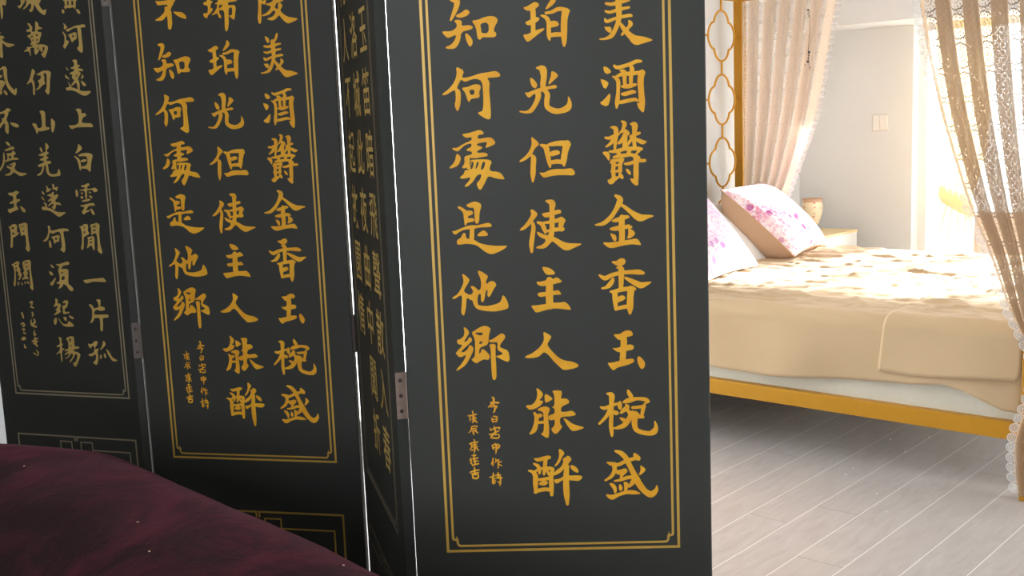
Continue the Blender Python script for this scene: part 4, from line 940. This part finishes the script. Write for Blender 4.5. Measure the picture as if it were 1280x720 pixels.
def tub_back():
    # back and arms in one padded roll, swept round the plan of the sofa
    key = [(-2.03, -0.20), (-2.04, 0.15), (-2.00, 0.40), (-1.90, 0.575), (-1.80, 0.655), (-1.68, 0.722), (-1.58, 0.724), (-1.2, 0.698), (-0.85, 0.664), (-0.60, 0.62), (-0.46, 0.48), (-0.41, 0.25), (-0.40, -0.20)]
    K = [Vector((*p, 0)) for p in key]
    cen = []
    for i in range(len(K) - 1):
        p0, p1, p2, p3 = K[max(i - 1, 0)], K[i], K[i + 1], K[min(i + 2, len(K) - 1)]
        for q in range(8):
            t = q / 8
            cen.append(0.5 * ((2 * p1) + (p2 - p0) * t + (2 * p0 - 5 * p1 + 4 * p2 - p3) * t * t + (3 * p1 - p0 - 3 * p2 + p3) * t**3))
    cen.append(K[-1])
    path = []
    for i, c in enumerate(cen):
        d = (cen[min(i + 1, len(cen) - 1)] - cen[max(i - 1, 0)]).normalized()
        path.append((c.x, c.y, -d.y, d.x))
    sec = []
    hw, zt, zb, rr = 0.150, 0.812, 0.12, 0.125
    hi, ri = 0.215, 0.190
    for k in range(9):
        sec.append((hw - 0.012 * (1 - k / 8), zb + (zt - rr - zb) * k / 8))
    for k in range(1, 13):
        a = PI / 2 * k / 12
        sec.append((hw - rr + rr * math.cos(a), zt - rr + rr * math.sin(a)))
    for k in range(0, 13):
        a = PI / 2 + PI / 2 * k / 12
        sec.append((-hi + ri + ri * math.cos(a), zt - rr + rr * math.sin(a)))
    for k in range(1, 9):
        sec.append((-hi, zt - rr - (zt - rr - zb) * k / 8))
    bm = bmesh.new()
    rows = []
    for x, y, nx, ny in path:
        row = []
        for o, z in sec:
            p = Vector((x + nx * o, y + ny * o, z)) - SB
            d = noise.noise_vector(p * 3.2) * 0.006 + noise.noise_vector(p * 9) * 0.003
            row.append(bm.verts.new(p + d))
        rows.append(row)
    for A, B in zip(rows, rows[1:]):
        for k in range(len(sec) - 1):
            bm.faces.new((A[k], A[k + 1], B[k + 1], B[k]))
        bm.faces.new((A[-1], A[0], B[0], B[-1]))
    bm.faces.new(rows[0])
    bm.faces.new(rows[-1][::-1])
    return obj('backrest', bm, M['velvet'], sofa, smooth=True)
tub_back()
soft_box('base', -1.86, -0.56, -0.18, 0.50, 0.10, 0.30, 0.03, sofa, SB, M['velvet'], amp=0.0)
soft_box('seat_cushion', -1.82, -1.205, -0.20, 0.545, 0.30, 0.45, 0.06, sofa, SB, M['velvet'])
soft_box('seat_cushion', -1.195, -0.575, -0.20, 0.545, 0.30, 0.45, 0.06, sofa, SB, M['velvet'])
for fx in (-1.90, -0.50):
    for fy in (-0.10, 0.60):
        bm = bmesh.new()
        add_lathe(bm, [(0.018, 0), (0.026, 0.125)], 16, fx - SB.x, fy - SB.y)
        obj('foot', bm, M['dark_wood'], sofa)

# ------------------------------------------------------------------ canopy bed
HX, FX, NY, FY = -3.23, -1.095, 3.69, 5.49
BZT = 1.955
bed = thing('canopy_bed', 'gold metal four-poster canopy bed with a quatrefoil lattice headboard', 'bed', ((HX + FX) / 2, (NY + FY) / 2, 0))
bb = Vector(bed.location)
def bedbox(name, x0, x1, y0, y1, z0, z1, mat=None, bev=0.003):
    return obj(name, box(x0 - bb.x, x1 - bb.x, y0 - bb.y, y1 - bb.y, z0, z1, bev=bev), mat or M['gold_metal'], bed)
pr = 0.026
for px in (HX, FX):
    for py in (NY, FY):
        bedbox('post', px - pr, px + pr, py - pr, py + pr, 0, BZT + 0.03)
bedbox('side_rail', HX + pr, FX - pr, NY - 0.02, NY + 0.02, 0.20, 0.26)
bedbox('side_rail', HX + pr, FX - pr, FY - 0.02, FY + 0.02, 0.20, 0.26)
bedbox('foot_rail', FX - 0.02, FX + 0.02, NY + pr, FY - pr, 0.20, 0.26)
bedbox('head_rail', HX - 0.02, HX + 0.02, NY + pr, FY - pr, 0.20, 0.26)
for py in (NY, FY):
    bedbox('canopy_rail', HX + pr, FX - pr, py - 0.014, py + 0.014, BZT - 0.028, BZT)
for px in (HX, FX):
    bedbox('canopy_rail', px - 0.014, px + 0.014, NY + pr, FY - pr, BZT - 0.028, BZT)
for i in range(12):
    sx = HX + 0.16 + i * 0.165
    bedbox('slat', sx - 0.035, sx + 0.035, NY + 0.02, FY - 0.02, 0.205, 0.225, M['slat'], 0.002)
# lattice headboard
bm = bmesh.new()
add_box(bm, HX - 0.012 - bb.x, HX + 0.012 - bb.x, NY + pr - bb.y, FY - pr - bb.y, 0.55, 0.575)
PITCH = 0.344
def quatrefoil(cy, cz):
    pts = []
    d, r = 0.060, 0.075
    for q in range(4):
        a0 = q * PI / 2
        ccy, ccz = d * math.cos(a0), d * math.sin(a0)
        tt = (d + math.sqrt(2 * r * r - d * d)) / 2
        lim = math.atan2(tt, tt - d)
        for k in range(-9, 10):
            a = a0 + lim * k / 9
            pts.append((HX - bb.x, cy + ccy + r * math.cos(a) - bb.y, cz + ccz + r * math.sin(a)))
    add_tube(bm, pts, 0.0058, 8, closed=True)
ext = 0.135
ys = [5.295 - PITCH * i for i in range(5)]
zs = [1.735 - PITCH * i for i in range(4)]
for cy in ys:
    for cz in zs:
        quatrefoil(cy, cz)
    zz = [BZT] + [None]
    for i, cz in enumerate(zs):
        top = (zs[i - 1] - ext) if i else BZT
        add_tube(bm, [(HX - bb.x, cy - bb.y, top), (HX - bb.x, cy - bb.y, cz + ext)], 0.0058, 8)
    add_tube(bm, [(HX - bb.x, cy - bb.y, zs[-1] - ext), (HX - bb.x, cy - bb.y, 0.56)], 0.0058, 8)
for cz in zs:
    edges = [FY - pr] + [v for cy in ys for v in (cy + ext, cy - ext)] + [NY + pr]
    for i in range(0, len(edges), 2):
        add_tube(bm, [(HX - bb.x, edges[i] - bb.y, cz), (HX - bb.x, edges[i + 1] - bb.y, cz)], 0.0058, 8)
obj('headboard_lattice', bm, M['gold_metal'], bed, smooth=True)

# mattress
def mattress():
    bm = bmesh.new()
    add_box(bm, HX + 0.03, FX - 0.0205, NY + 0.0205, FY - 0.0205, 0.226, 0.555, bev=0.012, seg=3)
    bmesh.ops.subdivide_edges(bm, edges=[e for e in bm.edges if e.calc_length() > 0.5], cuts=40, use_grid_fill=True)
    for v in bm.verts:
        if v.co.y < NY + 0.06 and v.co.z < 0.5:
            lift = 0.035 * max(0, min(1, (-1.98 - v.co.x) / 0.5))
            v.co.z += lift * (1 - (v.co.z - 0.226) / 0.3)
            if v.co.z > 0.27:
                v.co.y -= 0.012 * min(1, (v.co.z - 0.27) / 0.05)
            v.co.y += 0.006 * noise.noise(Vector((v.co.x * 14, v.co.z * 6, 3))) - 0.004
    return obj('mattress', bm, M['sheet'], None, smooth=True)
tag(mattress(), 'mattress in a pale cream sheet lying on the gold bed rail under the beige cover', 'mattress')

# bed cover: top, near drop and far drop in one cloth
HEM = [(-3.2, 0.315), (-2.35, 0.312), (-2.05, 0.308), (-1.75, 0.330), (-1.5, 0.345), (-1.38, 0.362), (-1.3, 0.348), (-1.18, 0.298), (-1.0, 0.285)]
TOPZ = 0.580
def wr(x, y):
    # rumples over the top of the bed
    q = Vector((x * 2.2, y * 5.0, 0.0))
    w = 0.011 * noise.noise(q) + 0.006 * noise.noise(Vector((x * 5.5 + 3, y * 11, 2)))
    r = 1 - abs(noise.noise(Vector((x * 3.1 + y * 2.2, y * 8.5 - x * 1.5, 5.0)))) * 2.2
    r2 = 1 - abs(noise.noise(Vector((x * 6.0 - y * 4.0, y * 13 + x * 3, 9.0)))) * 2.2
    return w + 0.011 * max(0, r) ** 4 + 0.007 * max(0, r2) ** 4
def cover_pt(s, t, x0, x1, off, hemf, amp):
    # the last strip of the cloth turns down over the foot of the bed
    foot = 0.0
    if s > 0.92:
        foot = (s - 0.92) / 0.08
        s = 0.92
    x, y, z = side_pt(s / 0.92, t, x0, x1, off, hemf, amp)
    if foot > 0:
        lim = hemf(x)
        x += 0.012 * min(1, foot * 4)
        z = max(lim, z - 0.32 * foot)
    return (x, y, z)
def side_pt(s, t, x0, x1, off, hemf, amp):
    x = x0 + (x1 - x0) * s
    hem = hemf(x)
    yn, yf, rr = NY - 0.012 - off, FY + 0.005, 0.055
    drop = TOPZ + off - rr - hem
    arc = rr * PI / 2
    topl = (yf - rr) - (yn + rr)
    total = drop + arc + topl + 0.10
    d = t * total
    if d < drop:
        z = hem + d
        k = 1 - d / drop
        y = yn - 0.012 * k - 0.010 * k * math.sin(x * 9 + 1.0) + 0.008 * noise.noise(Vector((x * 5, z * 5, 1)))
        return (x, y, z)
    d -= drop
    if d < arc:
        a = d / rr
        y, z = yn + rr * (1 - math.cos(a)), TOPZ + off - rr + rr * math.sin(a)
        return (x, y, z + amp * 0.5 * wr(x, y) * math.sin(a))
    d -= arc
    if d < topl:
        y = yn + rr + d
        f = min(1, 0.5 + d / 0.12)
        return (x, y, TOPZ + off + amp * f * wr(x, y))
    d -= topl
    return (x, yf, TOPZ + off - d)
cov = grid_mesh('bed_cover', 190, 170, lambda s, t: cover_pt(s, t, HX + 0.06, FX - 0.040, 0.0, lambda x: lerp_pts(HEM, x), 1.0), M['cover'], thick=0.006)
tag(cov, 'rumpled beige cotton cover spread over the bed and hanging down its near side', 'bed cover')
def run_hem(x):
    return 0.378 + 0.022 * (x + 1.6) / 0.46 + 0.004 * math.sin(x * 14)
run = grid_mesh('bed_runner', 44, 150, lambda s, t: side_pt(s, t, -1.588 - 0.022 * (1 - min(1, t * 9)), FX - 0.032 - 0.012 * max(0, 1 - t * 40) ** 2, 0.008, run_hem, 1.0), M['cover'], thick=0.005)
tag(run, 'folded beige throw across the foot of the bed, hanging squarely over the edge', 'throw')

# pillows
def pillow(w, h, t, mat_front, mat_back, name, label, loc, ax_w, ax_h, group=None, border=0.0):
    # ax_w, ax_h: world directions of the width and height; the front looks along ax_w x ax_h
    ax_w, ax_h = Vector(ax_w).normalized(), Vector(ax_h).normalized()
    ax_n = ax_w.cross(ax_h).normalized()
    ax_h = ax_n.cross(ax_w).normalized()
    n = 36
    root = thing(name, label, 'pillow', loc, group)
    def half(sign, mat, pname):
        def fn(s, u):
            a, b = s * 2 - 1, u * 2 - 1
            e = 1 - 0.07 * (1 - a * a) - 0.0
            f = 1 - 0.07 * (1 - b * b)
            px, py = a * w / 2 * f, b * h / 2 * e
            th = (t * 0.28 if sign > 0 else t * 0.72) * max(0.0, (1 - abs(a) ** 2.6)) ** 0.55 * max(0.0, (1 - abs(b) ** 2.6)) ** 0.55
            th += 0.006 * noise.noise(Vector((a * 2.3 + sign, b * 2.3, w))) * (1 - a * a) * (1 - b * b)
            return ax_w * px + ax_h * py + ax_n * (th * sign)
        o = grid_mesh(pname, n, n, fn, mat, root)
        return o
    half(1, mat_front, 'front_cover')
    half(-1, mat_back, 'back_cover')
    pts = []
    for k in range(4):
        for i in range(12):
            q = -1 + 2 * i / 12
            a, b = ((q, -1), (1, q), (-q, 1), (-1, -q))[k]
            e = 1 - 0.07 * (1 - a * a)
            f = 1 - 0.07 * (1 - b * b)
            pts.append(ax_w * (a * w / 2 * f) + ax_h * (b * h / 2 * e))
    bm = bmesh.new()
    add_tube(bm, pts, 0.0035, 6, closed=True)
    obj('piping', bm, mat_back, root, smooth=True)
    return root
pillow(0.60, 0.50, 0.33, M['floral_pink'], M['pillow_tan'], 'pillow', 'pink floral pillow with a tan back leaning by the gold bedpost', (-2.80, 5.11, 0.768), (-0.19, 1, 0.0), (-0.76, 0, 0.65))
pillow(0.60, 0.50, 0.26, M['floral_lilac'], M['pillow_white'], 'pillow', 'lilac floral pillow at the black screen edge, nearest of the pillows', (-2.74, 4.28, 0.775), (-0.10, 1, 0), (-0.66, 0, 0.75))
pillow(0.34, 0.42, 0.09, M['pillow_white'], M['pillow_white'], 'pillow', 'plain pale pillow half hidden between the two floral pillows', (-2.875, 4.735, 0.715), (0, 1, 0), (-0.70, 0, 0.66))

# ------------------------------------------------------------------ lace bed curtains
def curtain(name, label, cat, y, left, right, z0, z1, folds, amp, mat, cloth_w, side=-1, nu=220, nv=110, depth_dir=-1):
    root = thing(name, label, cat, ((smooth_pts(left, z1) + smooth_pts(right, z1)) / 2, y, z0))
    b = Vector(root.location)
    def pos(s, t):
        z = z0 + (z1 - z0) * t
        xl, xr = smooth_pts(left, z), smooth_pts(right, z)
        wd = xr - xl
        ph = 2 * PI * folds * s - PI / 2
        a = amp * min(1.0, 0.25 + wd / 0.6)
        x = xl + wd * s
        yy = y + depth_dir * a * (0.5 + 0.5 * math.sin(ph)) + 0.012 * noise.noise(Vector((s * 7, z * 1.4, y)))
        return Vector((x, yy, z)) - b
    o = grid_mesh('lace_cloth', nu, nv, pos, mat, root, uvfn=lambda s, t: (s * cloth_w, t * (z1 - z0)))
    # scalloped white trim along the free edge
    s0 = 0.0 if side < 0 else 1.0
    tw = 0.034
    def tpos(s, t):
        p = pos(s0, t)
        return p + Vector((side * tw * (s - 0.2), -0.002, 0))
    grid_mesh('lace_trim', 2, nv, tpos, M['trim'], root, uvfn=lambda s, t: (s * tw, t * (z1 - z0)))
    return root
NL = [(0.03, -1.112), (0.10, -1.124), (0.23, -1.125), (0.36, -1.085), (0.46, -1.072), (0.55, -1.105), (0.637, -1.15), (0.816, -1.217), (0.971, -1.284), (1.128, -1.339), (1.312, -1.395), (1.496, -1.438), (1.653, -1.467), (1.92, -1.505)]
NR = [(0.03, -0.90), (0.23, -0.92), (0.36, -0.96), (0.46, -0.99), (0.55, -0.97), (0.816, -0.90), (1.312, -0.84), (1.88, -0.80)]
curtain('bed_curtain', 'tan lace bed curtain swept to the foot post at the right edge', 'curtain', NY - 0.060, NL, NR, 0.035, 1.92, 7.5, 0.045, M['lace'], 7.5 * 0.135)
FL = [(0.05, -3.19), (0.8, -3.19), (1.9, -3.19)]
FR = [(0.05, -2.90), (0.5, -2.96), (0.72, -2.99), (0.874, -2.914), (1.05, -2.842), (1.303, -2.748), (1.6, -2.685), (1.92, -2.625)]
fc = curtain('bed_curtain', 'cream lace bed curtain gathered to the head post behind the pink pillow', 'curtain', FY - 0.04, FL, FR, 0.60, 1.92, 6, 0.045, M['lace_pale'], 6 * 0.135, side=1)
# beaded tie cord hanging in the far curtain
cx, cy = -2.75, FY - 0.115
bm = bmesh.new()
add_tube(bm, [(0, 0, 0), (0.004, 0, -0.10), (-0.006, 0, -0.22), (0.002, 0, -0.31)], 0.0012, 6)
cordo = thing('tie_cord', 'dark beaded cord hanging against the cream lace curtain', 'cord', (cx, cy, 1.83))
obj('cord', bm, M['cord'], cordo)
for i in range(9):
    q = random.random()
    bm = bmesh.new()
    bmesh.ops.create_uvsphere(bm, u_segments=10, v_segments=6, radius=0.0035 + 0.003 * (i % 3 == 0))
    o = obj('bead', bm, M['cord'], cordo, smooth=True)
    o.location = (random.uniform(-0.008, 0.008) - (0.02 * (i % 4) / 3 if i > 5 else 0), 0, -0.015 * i if i < 3 else -0.20 - 0.016 * (i - 2))

# curtain of the garden door, tied back
def door_curtain():
    root = thing('window_curtain', 'pale yellow sheer curtain tied back at the bright garden door', 'curtain', (-2.4, 6.1, 0))
    b = Vector(root.location)
    L = [(0.02, -2.47), (0.45, -2.45), (0.62, -2.42), (0.76, -2.375), (0.82, -2.38), (1.0, -2.40), (1.75, -2.42)]
    Rr = [(0.02, -2.15), (0.45, -2.17), (0.62, -2.19), (0.76, -2.205), (0.82, -2.20), (0.95, -2.15), (1.2, -2.12), (1.75, -2.10)]
    def pos(s, t):
        z = 0.02 + 1.755 * t
        xl, xr = smooth_pts(L, z), smooth_pts(Rr, z)
        return Vector((xl + (xr - xl) * s, 6.24 - 0.03 * math.sin(2 * PI * 5 * s), z)) - b
    grid_mesh('sheer_cloth', 80, 60, pos, M['sheer'], root)
    def band(s, t):
        a = 2 * PI * s
        return Vector((-2.290 + 0.100 * math.cos(a), 6.24 + 0.055 * math.sin(a), 0.735 + 0.075 * t - 0.055 * math.cos(a))) - b
    grid_mesh('tie_band', 40, 3, band, M['sheer'], root)
    return root
door_curtain()
# low chair by the garden door
ch = thing('armless_chair', 'low beige upholstered chair beside the tied yellow curtain', 'chair', (-1.88, 5.92, 0))
chb = Vector(ch.location)
def chair_part(name, x0, x1, y0, y1, z0, z1, r, mat):
    o = obj(name, box(x0 - chb.x, x1 - chb.x, y0 - chb.y, y1 - chb.y, z0, z1, bev=r, seg=4), mat, ch, smooth=False)
    return o
chair_part('backrest', -2.12, -1.80, 6.02, 6.12, 0.40, 0.735, 0.035, M['chair_fabric'])
chair_part('seat', -2.12, -1.80, 5.70, 6.03, 0.30, 0.42, 0.035, M['chair_fabric'])
for fx in (-2.08, -1.84):
    for fy in (5.74, 6.06):
        chair_part('leg', fx - 0.018, fx + 0.018, fy - 0.018, fy + 0.018, 0.0, 0.32, 0.004, M['pine'])

# ------------------------------------------------------------------ nightstand, vase, plug, switch
NX0, NX1, NY0, NY1, NZ = XL + 0.016, -2.89, 5.60, 6.30 - 0.03, 0.59
ns = thing('nightstand', 'white nightstand with a pale wood top beyond the bed', 'nightstand', ((NX0 + NX1) / 2, (NY0 + NY1) / 2, 0))
nb = Vector(ns.location)
def nsb(name, x0, x1, y0, y1, z0, z1, mat, bev=0.003, par=None):
    return obj(name, box(x0 - nb.x, x1 - nb.x, y0 - nb.y, y1 - nb.y, z0, z1, bev=bev), mat, par or ns)
nsb('body', NX0, NX1 - 0.02, NY0, NY1, 0.06, NZ - 0.02, M['white'])
nsb('top', NX0, NX1, NY0 - 0.005, NY1 + 0.005, NZ - 0.02, NZ, M['pine'])
for i, (z0, z1) in enumerate(((0.08, 0.31), (0.33, 0.575))):
    d = nsb('drawer', NX1 - 0.02, NX1 + 0.001, NY0 + 0.005, NY1 - 0.005, z0, z1, M['white'])
    bm = bmesh.new()
    yc, zc = (NY0 + NY1) / 2 - nb.y, (z0 + z1) / 2
    add_tube(bm, [(NX1 - nb.x + 0.001, yc, zc), (NX1 - nb.x + 0.018, yc, zc)], 0.010, 16)
    obj('knob', bm, M['gold_metal'], d)
for fx in (NX0 + 0.03, NX1 - 0.05):
    for fy in (NY0 + 0.03, NY1 - 0.03):
        nsb('foot', fx - 0.02, fx + 0.02, fy - 0.02, fy + 0.02, 0, 0.06, M['white'])

bm = bmesh.new()
add_lathe(bm, [(0.034, 0), (0.036, 0.008), (0.028, 0.016), (0.027, 0.022), (0.036, 0.04), (0.050, 0.075), (0.059, 0.11), (0.063, 0.14), (0.061, 0.165), (0.056, 0.180), (0.058, 0.187), (0.061, 0.194), (0.058, 0.197), (0.052, 0.190), (0.050, 0.18), (0.055, 0.15), (0.050, 0.10), (0.03, 0.05), (0.004, 0.04)], 48)
vz = obj('vase', bm, M['vase'], None, smooth=True)
vz.location = (-3.10, 6.10, NZ)
tag(vz, 'small cream vase painted with red flowers on the nightstand', 'vase')

pl = thing('power_adapter', 'small black plug adapter with its lead on the nightstand', 'adapter', (-3.06, 5.98, NZ))
bm = box(-0.016, 0.022, -0.014, 0.014, 0.0, 0.026, bev=0.004)
obj('body', bm, M['black_plastic'], pl)
bm = bmesh.new()
add_tube(bm, [(-0.012, 0.0, 0.014), (-0.035, -0.006, 0.016), (-0.06, -0.02, 0.006), (-0.09, -0.03, 0.004), (-0.14, -0.01, 0.004), (-0.20, 0.02, 0.004)], 0.0035, 8)
obj('lead', bm, M['black_plastic'], pl)

sw = thing('light_switch', 'white double light switch on the pale wall', 'switch', (-2.815, YF, 1.225))
obj('plate', box(-0.05, 0.05, -0.010, 0, -0.05, 0.05, bev=0.004), M['white'], sw)
for s in (-1, 1):
    obj('rocker', box(-0.042 if s < 0 else 0.002, -0.002 if s < 0 else 0.042, -0.0135, -0.009, -0.042, 0.042, bev=0.0015), M['white'], sw)

# ------------------------------------------------------------------ crumbs and litter
def bit(name, loc, r, mat, label, cat, group):
    bm = bmesh.new()
    bmesh.ops.create_icosphere(bm, subdivisions=1, radius=r)
    for v in bm.verts:
        v.co = Vector((v.co.x * random.uniform(0.6, 1.3), v.co.y * random.uniform(0.6, 1.3), max(v.co.z * 0.55, -r * 0.35)))
    o = obj(name, bm, mat)
    o.location = (loc[0], loc[1], loc[2] + r * 0.35)
    return tag(o, label, cat, group)
for x, y in ((-1.702, 3.671), (-1.690, 3.586), (-1.518, 3.462), (-1.419, 3.309), (-1.741, 4.092), (-1.629, 4.203), (-1.629, 3.968)):
    bit('litter_scrap', (x, y, 0.0), 0.0045, M['litter'], 'tiny white scrap lying on the grey plank floor by the bed', 'scrap', 'white scraps on the floor')
bpy.context.view_layer.update()
rest = next(o for o in bpy.data.objects if o.name == 'backrest')
for i, (x, y) in enumerate(((-1.66, 0.68), (-1.28, 0.66), (-1.18, 0.62), (-0.96, 0.74))):
    ok, p, nrm, _ = rest.ray_cast(Vector((x, y, 2.0)) - SB, Vector((0, 0, -1)))
    if ok:
        p = p + SB
        bit('crumb', (p.x, p.y, p.z - 0.0005), 0.0018, M['crumb'], 'tiny pale crumb lying on the burgundy velvet sofa', 'crumb', 'crumbs on the sofa')
